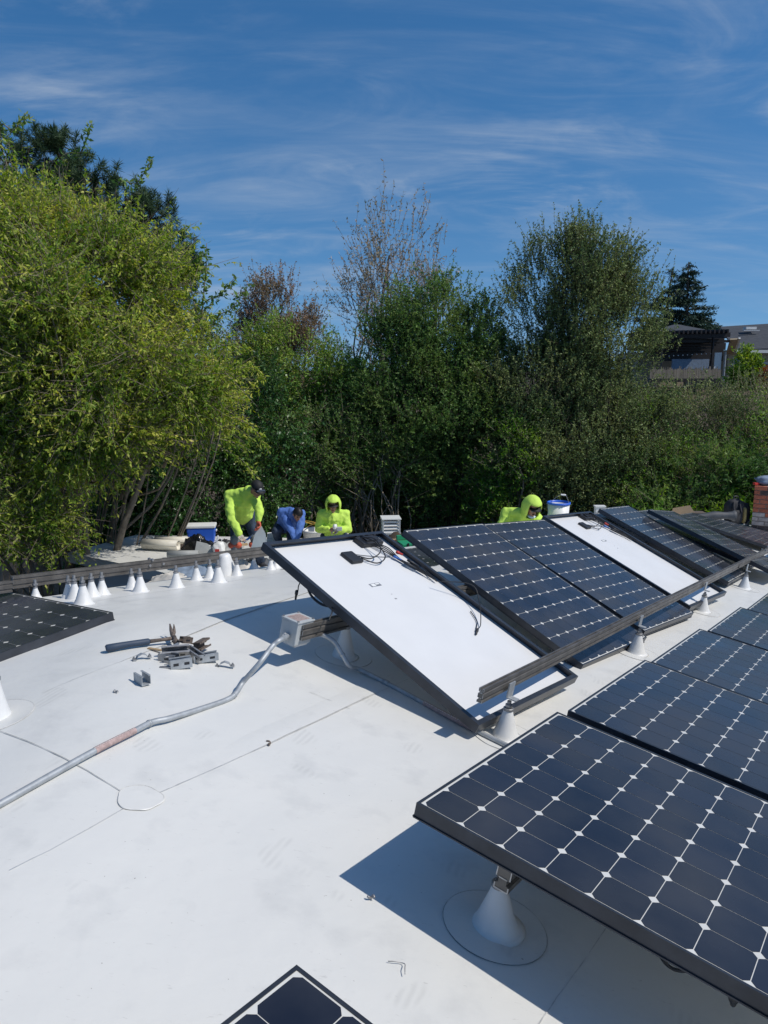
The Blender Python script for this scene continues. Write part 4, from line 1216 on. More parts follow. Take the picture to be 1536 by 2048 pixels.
bpy.data.objects.remove(bpy.data.objects["cloth_bundle_core"])
bm.free()
t = empty("cloth_bundle", cc_ + Vector((.30, .15, CHH)), "grey and black bundle lying on top of the chimney", "bundle")
lump("bundle", (0, 0, .07), (.2, .15, .08), "clothblue", t, 4, .35, .8)
t = empty("red_tool", cc_ + Vector((.06, .08, CHH)), "small red tool on the chimney's top left corner", "tool", None, (0, 0, .3))
bm = bmesh.new(); box(bm, (-.05, -.03, 0), (.05, .03, .04), None, .006); box(bm, (.045, -.015, .005), (.12, .015, .03), None, .004); from_bm("body", bm, M["red"], t)

# ------------------------------------------------------------------ people
def capsule(bm, p0, p1, r0, r1, n=14):
    p0, p1 = Vector(p0), Vector(p1)
    d = p1 - p0
    if d.length < 1e-6: d = Vector((0, 0, 1e-4))
    L = d.length; d.normalize()
    pts, rr = [], []
    for k in range(5):
        a = math.pi / 2 * (1 - k / 4); pts.append(p0 - d * r0 * math.sin(a)); rr.append(max(r0 * math.cos(a), 1e-4))
    for k in range(5):
        a = math.pi / 2 * k / 4; pts.append(p1 + d * r1 * math.sin(a)); rr.append(max(r1 * math.cos(a), 1e-4))
    tube(bm, pts, rr, n)
def ellipsoid(bm, c, r, R=None):
    Mx = Matrix.Translation(Vector(c)) @ (R.to_4x4() if R is not None else Matrix.Identity(4)) @ Matrix.Diagonal((*r, 1))
    bmesh.ops.create_uvsphere(bm, u_segments=20, v_segments=14, radius=1.0, matrix=Mx)
def blob(name, prims, m, parent, voxel=.010, it=4):
    bm = bmesh.new()
    for p in prims:
        if p[0] == 'c': capsule(bm, *p[1:])
        else: ellipsoid(bm, *p[1:])
    me = bpy.data.meshes.new(name); bmesh.ops.recalc_face_normals(bm, faces=bm.faces); bm.to_mesh(me); bm.free()
    o = bpy.data.objects.new(name, me); COL.objects.link(o)
    r = o.modifiers.new("r", 'REMESH'); r.mode = 'VOXEL'; r.voxel_size = voxel; r.use_smooth_shade = True
    s = o.modifiers.new("s", 'SMOOTH'); s.factor = .5; s.iterations = it
    dg = bpy.context.evaluated_depsgraph_get(); dg.update()
    me2 = bpy.data.meshes.new_from_object(o.evaluated_get(dg))
    bpy.data.objects.remove(o)
    me2.polygons.foreach_set("use_smooth", [True] * len(me2.polygons))
    me2.name = name; me2.materials.clear()
    return link(name, me2, M[m], parent)
def folds(o, amp, sc):
    for v in o.data.vertices:
        v.co += v.normal * amp * (mnoise.noise(v.co * sc) + .6 * mnoise.noise(v.co * sc * 2.3 + Vector((7, 1, 3))))
def hand_prims(wrist, tip_dir, palm_n, curl=.7, sc=1.0):
    w = Vector(wrist); d = Vector(tip_dir).normalized(); pn = Vector(palm_n); pn = (pn - d * pn.dot(d)).normalized(); s = d.cross(pn)
    P = [('c', w, w + d * .05 * sc, .026 * sc, .030 * sc)]
    P.append(('c', w + d * .045 * sc + s * .02 * sc, w + d * .085 * sc + s * .026 * sc, .02 * sc, .013 * sc))
    P.append(('c', w + d * .045 * sc - s * .02 * sc, w + d * .08 * sc - s * .026 * sc, .02 * sc, .012 * sc))
    for k, (off, L) in enumerate(((.033, .075), (.012, .085), (-.011, .08), (-.033, .06))):
        a = w + d * .085 * sc + s * off * sc
        b = a + (d * math.cos(curl) + pn * math.sin(curl)) * L * .5 * sc
        c_ = b + (d * math.cos(curl * 2) + pn * math.sin(curl * 2)) * L * .55 * sc
        P += [('c', a, b, .0105 * sc, .0098 * sc), ('c', b, c_, .0098 * sc, .0085 * sc)]
    a = w + d * .03 * sc + s * .03 * sc; b = a + (d * .5 + s * .7 + pn * .35).normalized() * .04 * sc; c_ = b + (d * .8 + s * .1 + pn * .5).normalized() * .035 * sc
    P += [('c', a, b, .014 * sc, .011 * sc), ('c', b, c_, .011 * sc, .009 * sc)]
    return P
def head_frame(fwd, up=(0, 0, 1)):
    f = Vector(fwd).normalized(); u = Vector(up); u = (u - f * u.dot(f)).normalized(); r = f.cross(u)
    return f, u, r
def person(label, base, J, top, topmat, fwd, hands, hood=None, cap=False, hair=False, shades=False, mask=False, legs="jeans", kneepads=False, gloves=(None, None), yaw=0.0, headup=(0, 0, 1)):
    p = empty("person", base, label, "person", "workers on the roofs", (0, 0, yaw))
    V_ = {k: Vector(v) for k, v in J.items()}
    f, u, r = head_frame(fwd, headup)
    H = V_["head"]
    Rm = Matrix((r, f, u)).transposed()
    neck = V_["neck"]; sh = (V_["shL"], V_["shR"]); hip = V_["hip"]
    chest = V_["chest"]
    # continuous body
    B = [('e', H + u * .015, (.074, .092, .098), Rm), ('e', H + f * .028 - u * .055, (.054, .062, .060), Rm), ('e', H + f * .075 - u * .098, (.022, .020, .018), Rm),
         ('c', H + f * .088 + u * .012, H + f * .108 - u * .026, .010, .016), ('e', H + r * .078 - u * .012, (.010, .020, .030), Rm), ('e', H - r * .078 - u * .012, (.010, .020, .030), Rm),
         ('e', H + f * .072 + u * .022, (.052, .020, .012), Rm), ('e', H + f * .078 - u * .062, (.024, .016, .010), Rm),
         ('c', H - f * .02 - u * .05, neck, .052, .056), ('c', neck, chest, .06, .12), ('c', chest, hip, .12, .115), ('c', sh[0], sh[1], .055, .055), ('c', neck, sh[0], .05, .05), ('c', neck, sh[1], .05, .05)]
    hr = V_["hipR"] if "hipR" in V_ else hip + Vector((.09, 0, 0)); hl2 = V_["hipL"] if "hipL" in V_ else hip - Vector((.09, 0, 0))
    B.append(('c', hl2, hr, .10, .10))
    for sfx, hh in (("L", hl2), ("R", hr)):
        s_, e_, w_ = V_["sh" + sfx], V_["el" + sfx], V_["wr" + sfx]
        B += [('c', s_, e_, .048, .038), ('c', e_, w_, .038, .026)]
        k_, a_ = V_["kn" + sfx], V_["an" + sfx]
        B += [('c', hh, k_, .078, .055), ('c', k_, a_, .052, .036)]
        toe = V_.get("toe" + sfx, a_ + Vector((f.x * .18, f.y * .18, -.05)))
        B += [('c', a_ + Vector((0, 0, -.02)), toe, .035, .03)]
    for (sfx, (td, pn, curl)) in hands.items():
        B += hand_prims(V_["wr" + sfx], td, pn, curl)
    body = blob("body", B, "skin", p, .0085, 3)
    # face
    for sg in (-1, 1):
        bm = bmesh.new(); ellipsoid(bm, H + f * .083 + u * .004 + r * .031 * sg, (.013, .007, .006), Rm); from_bm("eye", bm, M["eye"], body, True)
        bm = bmesh.new(); capsule(bm, H + f * .089 + u * .026 + r * .015 * sg, H + f * .079 + u * .027 + r * .05 * sg, .005, .0035, 8); from_bm("eyebrow", bm, M["hair"], body, True)
    bm = bmesh.new(); capsule(bm, H + f * .092 - u * .060 - r * .02, H + f * .092 - u * .060 + r * .02, .006, .006, 8); from_bm("mouth", bm, M["lips"], body, True)
    # top garment
    tw = .02
    T = [('c', sh[0], chest, .085, .14), ('c', sh[1], chest, .085, .14), ('c', neck - u * .0, chest, .08, .15), ('c', chest, hip + (chest - hip) * .1, .155, .15), ('c', sh[0], sh[1], .078, .078), ('c', neck, sh[0], .06, .078), ('c', neck, sh[1], .06, .078), ('c', chest.lerp(hip, .25), chest.lerp(hip, .8), .165, .16)]
    for sfx in "LR":
        s_, e_, w_ = V_["sh" + sfx], V_["el" + sfx], V_["wr" + sfx]
        T += [('c', s_, e_, .078, .062), ('c', e_, e_.lerp(w_, .96), .062, .043)]
    T = [(q[0], q[1], q[2], q[3] * 1.1, q[4] * 1.12) for q in T]
    g = blob(top, T, topmat, p, .012, 3); folds(g, .020, 7.5)
    # trousers
    L = [('c', hl2, hr, .135, .135), ('c', hip, hip + (chest - hip) * .12, .14, .145)]
    for sfx, hh in (("L", hl2), ("R", hr)):
        k_, a_ = V_["kn" + sfx], V_["an" + sfx]
        L += [('c', hh, k_, .105, .082), ('c', k_, a_ + (k_ - a_) * .08, .08, .065)]
    tr = blob("trousers", L, legs, p, .013, 3); folds(tr, .016, 7)
    for sfx in "LR":
        a_ = V_["an" + sfx]; toe = V_.get("toe" + sfx, a_ + Vector((f.x * .18, f.y * .18, -.05)))
        blob("boot", [('c', a_ + Vector((0, 0, .02)), a_ + Vector((0, 0, -.03)), .055, .05), ('c', a_ + Vector((0, 0, -.03)), toe, .05, .042)], "pack", p, .012, 2)
        if kneepads:
            k_ = V_["kn" + sfx]
            blob("kneepad", [('c', k_ + Vector((0, -.04, .05)), k_ + Vector((0, -.04, -.09)), .075, .07)], "kneepad", p, .013, 2)
            bm = bmesh.new(); capsule(bm, k_ + Vector((-.055, -.062, -.03)), k_ + Vector((.055, -.062, -.03)), .052, .052, 10); from_bm("pad_band", bm, M["orange"], p, True)
    for sfx, gm in zip("LR", gloves):
        if gm:
            td, pn, curl = hands[sfx]
            blob("glove", hand_prims(V_["wr" + sfx] - Vector(td).normalized() * .012, td, pn, curl, 1.16), gm, p, .008, 2)
    if hood:
        bm = bmesh.new(); bmesh.ops.create_uvsphere(bm, u_segments=28, v_segments=20, radius=1)
        dele = []
        for v in bm.verts:
            q = v.co
            v.co = Vector((q.x, q.y, q.z))
        for fc in bm.faces:
            cm = fc.calc_center_median()
            if cm.y > .52 and -.72 < cm.z < .62 and abs(cm.x) < .74: dele.append(fc)
        bmesh.ops.delete(bm, geom=dele, context='FACES')
        for v in bm.verts:
            q = v.co.copy()
            rr = Vector((q.x * .125, q.y * .14 - .01, q.z * .158 + .005))
            if q.z > .55: rr.y += .03 * max(0, q.y)
            if q.z < -.5: rr.x *= 1.15; rr.z -= .02
            rr *= 1 + .04 * mnoise.noise(q * 3)
            v.co = H + r * rr.x + f * rr.y + u * rr.z
        o = from_bm("hood", bm, M[hood], g, True); s = o.modifiers.new("t", 'SOLIDIFY'); s.thickness = .012; s.offset = 1
    if cap or hood == "hivis":
        bm = bmesh.new()
        if cap:
            bmesh.ops.create_uvsphere(bm, u_segments=20, v_segments=14, radius=1)
            bmesh.ops.delete(bm, geom=[fc for fc in bm.faces if fc.calc_center_median().z < -.02], context='FACES')
            for v in bm.verts: q = v.co.copy(); v.co = H + r * q.x * .09 + f * (q.y * .108 - .003) + u * (q.z * .098 + .04)
            kc = from_bm("cap", bm, M["cap"], p, True); kc.modifiers.new("t", 'SOLIDIFY').thickness = .006
            bm = bmesh.new()
        prof = []
        for k in range(9):
            a = math.pi * k / 8; prof.append((math.cos(a) * .086, .10 + math.sin(a) * .085))
        A = [bm.verts.new(H + r * x + f * (y - .015) + u * (.045 - .18 * abs(x) * abs(x) * 8)) for x, y in prof]
        Bv = [bm.verts.new(H + r * x * .95 + f * .055 + u * (.05 - 1.2 * x * x)) for x, y in prof]
        for k in range(8): bm.faces.new((A[k], A[k + 1], Bv[k + 1], Bv[k]))
        o = from_bm("visor", bm, M["cap"], kc if cap else p, True); o.modifiers.new("t", 'SOLIDIFY').thickness = .006
        if cap:
            bm = bmesh.new(); ellipsoid(bm, H + f * .098 + u * .075 + r * .01, (.026, .008, .014), Rm); from_bm("emblem", bm, M["whitetrim"], kc, True)
            bm = bmesh.new(); capsule(bm, H + f * .108 + u * .05 - r * .06, H + f * .108 + u * .05 + r * .06, .013, .013, 8); from_bm("goggles", bm, M["pane"], kc, True)
    if hair:
        bm = bmesh.new(); bmesh.ops.create_uvsphere(bm, u_segments=24, v_segments=18, radius=1)
        bmesh.ops.delete(bm, geom=[fc for fc in bm.faces if fc.calc_center_median().z < -.35 or (fc.calc_center_median().y > .55 and fc.calc_center_median().z < .42)], context='FACES')
        for v in bm.verts:
            q = v.co.copy(); q *= 1 + .05 * mnoise.noise(q * 9); v.co = H + r * q.x * .083 + f * (q.y * .102) + u * (q.z * .106 + .018)
        from_bm("hair", bm, M["hair"], p, True).modifiers.new("t", 'SOLIDIFY').thickness = .01
    if shades:
        bm = bmesh.new()
        for sg in (-1, 1): ellipsoid(bm, H + f * .095 + u * .004 + r * .032 * sg, (.028, .008, .019), Rm)
        capsule(bm, H + f * .10 + u * .01 - r * .01, H + f * .10 + u * .01 + r * .01, .004, .004, 6)
        from_bm("sunglasses", bm, M["pane"], p, True)
        bm = bmesh.new(); capsule(bm, H + f * .107 - u * .045 - r * .022, H + f * .107 - u * .045 + r * .022, .007, .007, 8); from_bm("moustache", bm, M["hair"], p, True)
    if mask:
        bm = bmesh.new(); ellipsoid(bm, H + f * .055 - u * .105, (.06, .05, .022), Rm); from_bm("mask", bm, M["mask"], p, True)
    return p

# worker bending at the left
base1 = Vector((-2.110, 11.666, -1.550))
person("worker in lime long sleeves, black cap and kneepads bending over beside the cooler", base1, dict(
    head=(.23, -.44, 1.35), neck=(.11, -.35, 1.30), chest=(-.03, -.16, 1.15), hip=(-.09, .10, .84), hipL=(-.18, .10, .82), hipR=(.02, .12, .82),
    shL=(-.21, -.26, 1.22), shR=(.17, -.30, 1.20), elL=(-.16, -.44, .90), elR=(.27, -.42, 1.02), wrL=(-.02, -.52, .68), wrR=(.25, -.52, .88),
    knL=(-.17, -.12, .47), anL=(-.18, .06, .09), knR=(.14, -.08, .47), anR=(.17, .12, .09)),
    "work_shirt", "hivis", (.55, -.62, -.55), {"L": ((.4, -.2, -.8), (.5, -.4, 0), .7), "R": ((.25, -.3, -.6), (-.6, -.4, 0), .8)},
    cap=True, kneepads=True, gloves=("glove", "orange"))
sh_ = empty("plastic_sheet_piece", base1 + Vector((.31, -.56, .44)), "milky plastic offcut held by the bending worker", "sheet")
bm = bmesh.new(); pts = [(-.20, 0, -.05), (.03, 0, -.08), (.07, .01, .12), (.05, .02, .26), (-.01, .02, .38), (-.10, .01, .27), (-.15, 0, .1)]
bm.faces.new([bm.verts.new(q) for q in pts]); from_bm("sheet", bm, M["clear"], sh_).modifiers.new("t", 'SOLIDIFY').thickness = .004
kn = empty("utility_knife", base1 + Vector((.05, -.58, .58)), "blue-handled knife in the bending worker's pale glove", "knife")
bm = bmesh.new(); box(bm, (-.01, -.012, -.015), (.12, .012, .015), Matrix.Rotation(RAD(-40), 4, 'Y'), .004); from_bm("handle", bm, M["bluepart"], kn)
bm = bmesh.new(); box(bm, (.121, -.001, -.01), (.17, .001, .008), Matrix.Rotation(RAD(-40), 4, 'Y')); from_bm("blade", bm, M["zinc"], kn)
# crouching worker in blue
base2 = Vector((-1.638, 13.447, -1.550))
person("worker in blue shirt with black hair crouching bent forward in the shade", base2, dict(
    head=(.15, -.42, .64), neck=(.06, -.33, .65), chest=(-.04, -.16, .54), hip=(-.12, .12, .32), hipL=(-.21, .10, .30), hipR=(-.03, .12, .30),
    shL=(-.13, -.24, .62), shR=(.18, -.26, .60), elL=(.00, -.42, .42), elR=(.18, -.42, .38), wrL=(.09, -.50, .22), wrR=(.13, -.50, .20),
    knL=(-.24, -.32, .30), anL=(-.24, -.05, .09), knR=(.02, -.28, .12), anR=(.0, .1, .09)),
    "work_shirt", "blueshirt", (.35, -.6, -.72), {"L": ((.2, -.3, -.9), (.5, 0, 0), .6), "R": ((-.1, -.3, -.9), (-.5, 0, 0), .6)}, hair=True, headup=(.2, -.3, 1))
tl = empty("hand_tool", base2 + Vector((.12, -.55, .06)), "small steel tool under the crouching blue worker's hands", "tool")
bm = bmesh.new(); tube(bm, [(0, 0, 0), (0, 0, .10)], .012, 8); box(bm, (-.03, -.02, -.03), (.03, .02, 0), None, .004); from_bm("body", bm, M["steel"], tl)
# kneeling worker facing the camera
base3 = Vector((-0.851, 12.762, -1.550))
person("worker in lime hoodie with the hood up, kneeling and facing the camera", base3, dict(
    head=(0, -.07, .85), neck=(0, -.03, .74), chest=(0, -.02, .58), hip=(0, .06, .28), hipL=(-.1, .05, .27), hipR=(.1, .05, .27),
    shL=(-.19, -.02, .68), shR=(.19, -.02, .68), elL=(-.25, -.08, .44), elR=(.25, -.08, .44), wrL=(-.06, -.26, .47), wrR=(.10, -.26, .47),
    knL=(-.16, -.34, .12), anL=(-.14, .08, .08), knR=(.16, -.34, .12), anR=(.14, .08, .08), toeL=(-.14, .22, .05), toeR=(.14, .22, .05)),
    "hoodie", "hivis", (.05, -.92, -.28), {"L": ((.9, -.25, .1), (0, .4, -.6), .9), "R": ((-.9, -.25, .1), (0, .4, -.6), .9)}, hood="hivis", gloves=(None, "glove"))
dv = empty("white_fitting", base3 + Vector((.04, -.33, .50)), "white and grey fitting held by the kneeling hooded worker", "fitting")
bm = bmesh.new(); tube(bm, [(-.02, 0, .03), (.03, -.01, .035)], .045, 12); from_bm("body", bm, M["white"], dv, True)
bm = bmesh.new(); box(bm, (.035, -.04, -.03), (.12, .02, .03), None, .006); from_bm("end_piece", bm, M["boxgrey"], dv)
# hooded worker at the right
base4 = Vector((1.968, 10.762, -1.550))
person("worker in lime hoodie and sunglasses leaning down behind the dark panels", base4, dict(
    head=(.06, -.36, 1.22), neck=(-.01, -.26, 1.13), chest=(-.06, -.10, .98), hip=(-.06, .14, .66), hipL=(-.15, .12, .64), hipR=(.04, .12, .64),
    shL=(-.25, -.14, 1.09), shR=(.16, -.18, 1.03), elL=(-.33, -.24, .92), elR=(.30, -.36, .88), wrL=(-.36, -.42, .94), wrR=(.34, -.52, .78),
    knL=(-.18, -.22, .36), anL=(-.17, .16, .09), knR=(.12, -.18, .34), anR=(.12, .20, .09)),
    "hoodie", "hivis", (.30, -.80, -.42), {"L": ((-.4, -.5, .1), (0, 0, -1), .5), "R": ((.3, -.6, -.4), (0, 0, -1), .5)}, hood="hivis", shades=True, mask=True, gloves=("bluepart", "glove"))

# ------------------------------------------------------------------ trees
def mesh_np(name, V, F, m, parent, smooth=False):
    me = bpy.data.meshes.new(name)
    nv, nf, k = len(V), len(F), F.shape[1]
    me.vertices.add(nv); me.vertices.foreach_set("co", np.ascontiguousarray(V, dtype=np.float32).ravel())
    me.loops.add(nf * k); me.loops.foreach_set("vertex_index", np.ascontiguousarray(F, dtype=np.int32).ravel())
    me.polygons.add(nf); me.polygons.foreach_set("loop_start", np.arange(0, nf * k, k, dtype=np.int32))
    me.update(calc_edges=True)
    return link(name, me, m, parent)
def unit(a): return a / (np.linalg.norm(a, axis=-1, keepdims=True) + 1e-9)
def leaves_np(rs, pos, dirs, ll, lw, up=.6):
    n = len(pos)
    nr = rs.normal(size=(n, 3)); nr[:, 2] += up
    side = unit(np.cross(dirs, nr))
    L = ll * (0.6 + 0.7 * rs.random((n, 1))); W = lw * (0.6 + 0.7 * rs.random((n, 1)))
    nn = unit(np.cross(side, dirs))
    a = pos; c = pos + dirs * L + nn * L * -.12; mid = pos + dirs * L * .45
    b = mid + side * W / 2; d = mid - side * W / 2
    V = np.stack([a, b, c, d], 1).reshape(-1, 3)
    return V, np.arange(n * 4).reshape(n, 4)
def prisms_np(P0, P1, r0, r1):
    n = len(P0); d = unit(P1 - P0)
    a = np.where(np.abs(d[:, 2:]) < .9, np.array([[0, 0, 1.]]), np.array([[1., 0, 0]]))
    s = unit(np.cross(d, a)); t = np.cross(d, s)
    rows = []
    r0 = np.broadcast_to(np.asarray(r0, float).reshape(-1, 1), (n, 1)); r1 = np.broadcast_to(np.asarray(r1, float).reshape(-1, 1), (n, 1))
    for P, r in ((P0, r0), (P1, r1)):
        for k in range(3):
            an = 2 * math.pi * k / 3
            rows.append(P + r * (math.cos(an) * s + math.sin(an) * t))
    V = np.stack(rows, 1).reshape(-1, 3)
    base = np.arange(n)[:, None] * 6
    F = np.concatenate([base + np.array([[k, (k + 1) % 3, 3 + (k + 1) % 3, 3 + k]]) for k in range(3)])
    return V, F
def limb(bm, rs, p0, p1, r0, r1, wob=.12, seg=6, n=6):
    p0, p1 = Vector(p0), Vector(p1); L = (p1 - p0).length; pts = []; rr = []
    off = Vector((rs.normal(), rs.normal(), rs.normal())) * wob * L * .5
    for k in range(seg + 1):
        f = k / seg
        pts.append(p0.lerp(p1, f) + off * math.sin(f * math.pi) + Vector((rs.normal(), rs.normal(), rs.normal() * .5)) * wob * L * .06 * (1 if 0 < k < seg else 0))
        rr.append(r0 + (r1 - r0) * f)
    tube(bm, pts, rr, n)
    return pts
def tree(name, label, base, crowns, leafm, barkm, nspray, leaf=(.06, .03), per=14, spray=.4, seed=1, group=None, updir=.5, out=.6, rnd=.5, droop=.0, clumps=60, csig=.16, trunk_r=.12, stems=1, nlimb=22, shell=.55, frontbias=True, twig=.004, leaf_up=.6, cat="tree", kindlimb=True, hang=0.0, limb_r=.035):
    rs = np.random.RandomState(seed)
    base = Vector(base)
    t = empty(name, base, label, cat, group)
    C = np.array([c[0] for c in crowns], float); Rr = np.array([c[1] for c in crowns], float)
    vol = np.prod(Rr, axis=1) ** .8; wts = vol / vol.sum()
    # sub-clumps
    sub, si = [], []
    while len(sub) < clumps:
        k = rs.choice(len(C), p=wts)
        d = unit(rs.normal(size=3)); rad = shell + (1 - shell) * rs.random() ** .6
        if frontbias and d[1] > .35 and rs.random() < .75: continue
        p = C[k] + d * Rr[k] * rad
        sub.append(p); si.append(k)
    sub = np.array(sub); si = np.array(si)
    pick = rs.randint(0, clumps, nspray)
    ctr = C[si[pick]]; rr = Rr[si[pick]]
    P = sub[pick] + rs.normal(size=(nspray, 3)) * rr * csig
    outd = unit((P - ctr) / rr)
    D = unit(outd * out + np.array([[0, 0, updir]]) + rs.normal(size=(nspray, 3)) * rnd)
    Ls = spray * (.5 + rs.random((nspray, 1)))
    # leaves along sprays
    tt = rs.random((nspray, per, 1)) ** .8
    pos = P[:, None, :] + D[:, None, :] * Ls[:, None, :] * tt
    pos[..., 2] -= droop * (tt[..., 0] ** 2) * Ls
    ld = unit(D[:, None, :] * .5 + rs.normal(size=(nspray, per, 3)) * .7 + np.array([[[0, 0, -hang]]]))
    V, F = leaves_np(rs, pos.reshape(-1, 3) - np.array(base), ld.reshape(-1, 3), leaf[0], leaf[1], leaf_up)
    cr = mesh_np("crown", V, F, M[leafm], t); cr["kind"] = "stuff"
    # trunk, limbs, twigs
    bm = bmesh.new()
    top = Vector(C.mean(axis=0)) - base
    for s in range(stems):
        a = Vector((rs.normal() * .25, rs.normal() * .25, 0)) * (1 if stems > 1 else 0)
        k = s % len(C)
        e = Vector(C[k]) - base + Vector((0, 0, Rr[k][2] * .35))
        limb(bm, rs, a, e, trunk_r * (.7 if s else 1), trunk_r * .25, .10, 9, 8)
    for q in range(nlimb):
        j = rs.randint(clumps); k = si[j]
        e = Vector(sub[j]) - base
        c0 = Vector(C[k]) - base
        f0 = .35 + .55 * rs.random()
        st = Vector((0, 0, 0)).lerp(c0 + Vector((0, 0, Rr[k][2] * .35)), f0) + Vector((rs.normal(), rs.normal(), 0)) * .1
        limb(bm, rs, st, e, limb_r * (.7 + .6 * rs.random()), .008, .18, 6, 5)
    tk = from_bm("trunk", bm, M[barkm], t, True)
    V2, F2 = prisms_np(P - np.array(base), P - np.array(base) + D * Ls * .95, np.full(nspray, twig), np.full(nspray, twig * .4))
    tw = mesh_np("twigs", V2, F2, M[barkm], t); tw["kind"] = "stuff"
    return t

M["leaf_yellowgreen"] = leaf_mat("leaf_yellowgreen", [(0.120, 0.193, 0.031), (0.204, 0.301, 0.037), (0.288, 0.384, 0.048), (0.432, 0.474, 0.079), (0.528, 0.513, 0.136), (0.180, 0.268, 0.031)], .42)
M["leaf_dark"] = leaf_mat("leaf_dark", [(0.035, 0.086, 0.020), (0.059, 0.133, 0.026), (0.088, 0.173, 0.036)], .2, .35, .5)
M["leaf_mid"] = leaf_mat("leaf_mid", [(0.090, 0.167, 0.042), (0.126, 0.217, 0.052), (0.174, 0.261, 0.065), (0.108, 0.160, 0.052)], .32)
M["leaf_bright"] = leaf_mat("leaf_bright", [(0.095, 0.189, 0.027), (0.135, 0.257, 0.034), (0.203, 0.297, 0.041)], .4)
M["leaf_grey"] = leaf_mat("leaf_grey", [(0.132, 0.184, 0.065), (0.172, 0.231, 0.079), (0.213, 0.252, 0.089), (0.127, 0.156, 0.058)], .22)
M["leaf_olive"] = leaf_mat("leaf_olive", [(0.123, 0.242, 0.040), (0.187, 0.322, 0.051), (0.265, 0.356, 0.055), (0.155, 0.192, 0.037)], .28)
M["leaf_brown"] = leaf_mat("leaf_brown", [(0.218, 0.140, 0.087), (0.300, 0.196, 0.132), (0.177, 0.154, 0.059), (0.342, 0.237, 0.161)], .3)
M["catkin"] = leaf_mat("catkin", [(0.330, 0.276, 0.215), (0.429, 0.345, 0.254), (0.248, 0.241, 0.137)], .25)
M["needle"] = leaf_mat("needle", [(0.032, 0.060, 0.029), (0.053, 0.090, 0.039), (0.074, 0.113, 0.048)], .15)
M["cedar"] = leaf_mat("cedar", [(0.026, 0.055, 0.039), (0.039, 0.072, 0.047), (0.052, 0.085, 0.052)], .12)
M["leaf_lime"] = leaf_mat("leaf_lime", [(0.156, 0.247, 0.039), (0.234, 0.338, 0.052), (0.286, 0.364, 0.065)], .4)
M["leaf_rust"] = leaf_mat("leaf_rust", [(.25, .08, .03), (.30, .12, .03)], .3)

TG = "trees and shrubs beyond the roofs"
def cr(c, r): return (c, r)
# big left tree
tree("broadleaf_tree", "big yellow-green broadleaf tree filling the left side above the lower roof", (-6.0, 13.7, -5),
    [cr((-4.6, 12.2, 2.0), (1.9, 1.7, 1.7)), cr((-3.5, 13.3, 1.35), (1.05, 1.0, 1.1)), cr((-6.3, 12.6, 2.2), (1.8, 1.8, 2.3)), cr((-5.1, 12.9, 2.75), (1.4, 1.3, 1.3)), cr((-6.2, 12.0, -.3), (1.5, 1.3, 1.3)), cr((-3.7, 13.3, 2.1), (.75, .8, 1.0)), cr((-5.75, 11.9, -.4), (.9, .9, 1.0)), cr((-4.6, 12.0, .45), (1.0, .9, .5))],
    "leaf_yellowgreen", "bark", 15000, (.078, .028), 16, .58, 11, TG, .35, .55, .6, .12, 150, .125, .13, 4, 90, .35, True, .005, .5, hang=.45, limb_r=.03)
# leggy shoots at its right edge
# pine behind it
def pine(label, base, blobs, ntuft, seed, needle=.13):
    rs = np.random.RandomState(seed); base = np.array(base, float)
    t = empty("pine_tree", base, label, "tree", TG)
    P = []
    for c, r, k in blobs:
        P.append(np.array(c) + unit(rs.normal(size=(k, 3))) * np.array(r) * (.55 + .45 * rs.random((k, 1))))
    P = np.concatenate(P); n = len(P); per = 95
    ax = unit(np.array([[0, 0, 1.]]) + rs.normal(size=(n, 3)) * .6)
    d = unit(ax[:, None, :] * .75 + rs.normal(size=(n, per, 3)) * .75)
    pos = P[:, None, :] + ax[:, None, :] * (rs.random((n, per, 1)) - .6) * .22
    V, F = leaves_np(rs, pos.reshape(-1, 3) - base, d.reshape(-1, 3), needle * 1.25, .013, 0)
    c_ = mesh_np("crown", V, F, M["needle"], t); c_["kind"] = "stuff"
    bm = bmesh.new()
    cen = np.mean([b[0] for b in blobs], axis=0) - base
    limb(bm, rs, (0, 0, 0), cen + np.array([0, 0, .2]), .22, .06, .04, 8, 8)
    for c, r, k in blobs:
        e = np.array(c) - base; limb(bm, rs, (cen[0] * .6, cen[1] * .6, e[2] - .8), e, .06, .015, .1, 5, 6)
    for q in rs.choice(n, min(n, 160), False):
        c = min(blobs, key=lambda b: np.linalg.norm(np.array(b[0]) - P[q]))[0]
        limb(bm, rs, np.array(c) - base, P[q] - base, .02, .006, .1, 3, 4)
    from_bm("trunk", bm, M["barkdark"], t, True)
def yb(px, py, Y, r, k):
    return (px, r, k)
pine("dark blue-green pine rising behind the big yellow-green tree", (-7.5, 19, -5),
    [((-8.261, 18.000, 5.941), (0.62, 0.72, 0.88), 52), ((-7.211, 18.000, 6.044), (0.81, 0.84, 0.69), 78), ((-6.362, 18.000, 5.631), (0.75, 0.84, 0.62), 65), ((-5.737, 18.000, 5.058), (0.69, 0.84, 0.62), 65), ((-5.198, 18.000, 4.795), (0.62, 0.72, 0.69), 58), ((-4.733, 18.000, 4.104), (0.56, 0.72, 0.62), 52), ((-4.361, 18.000, 3.673), (0.31, 0.48, 0.44), 32), ((-7.731, 18.500, 4.994), (1.25, 0.96, 1.00), 117), ((-5.967, 18.500, 4.010), (1.25, 0.96, 0.88), 117), ((-5.336, 18.500, 2.892), (1.00, 0.96, 0.88), 78), ((-7.288, 18.000, 6.453), (0.31, 0.36, 0.31), 20)], 0, 21)
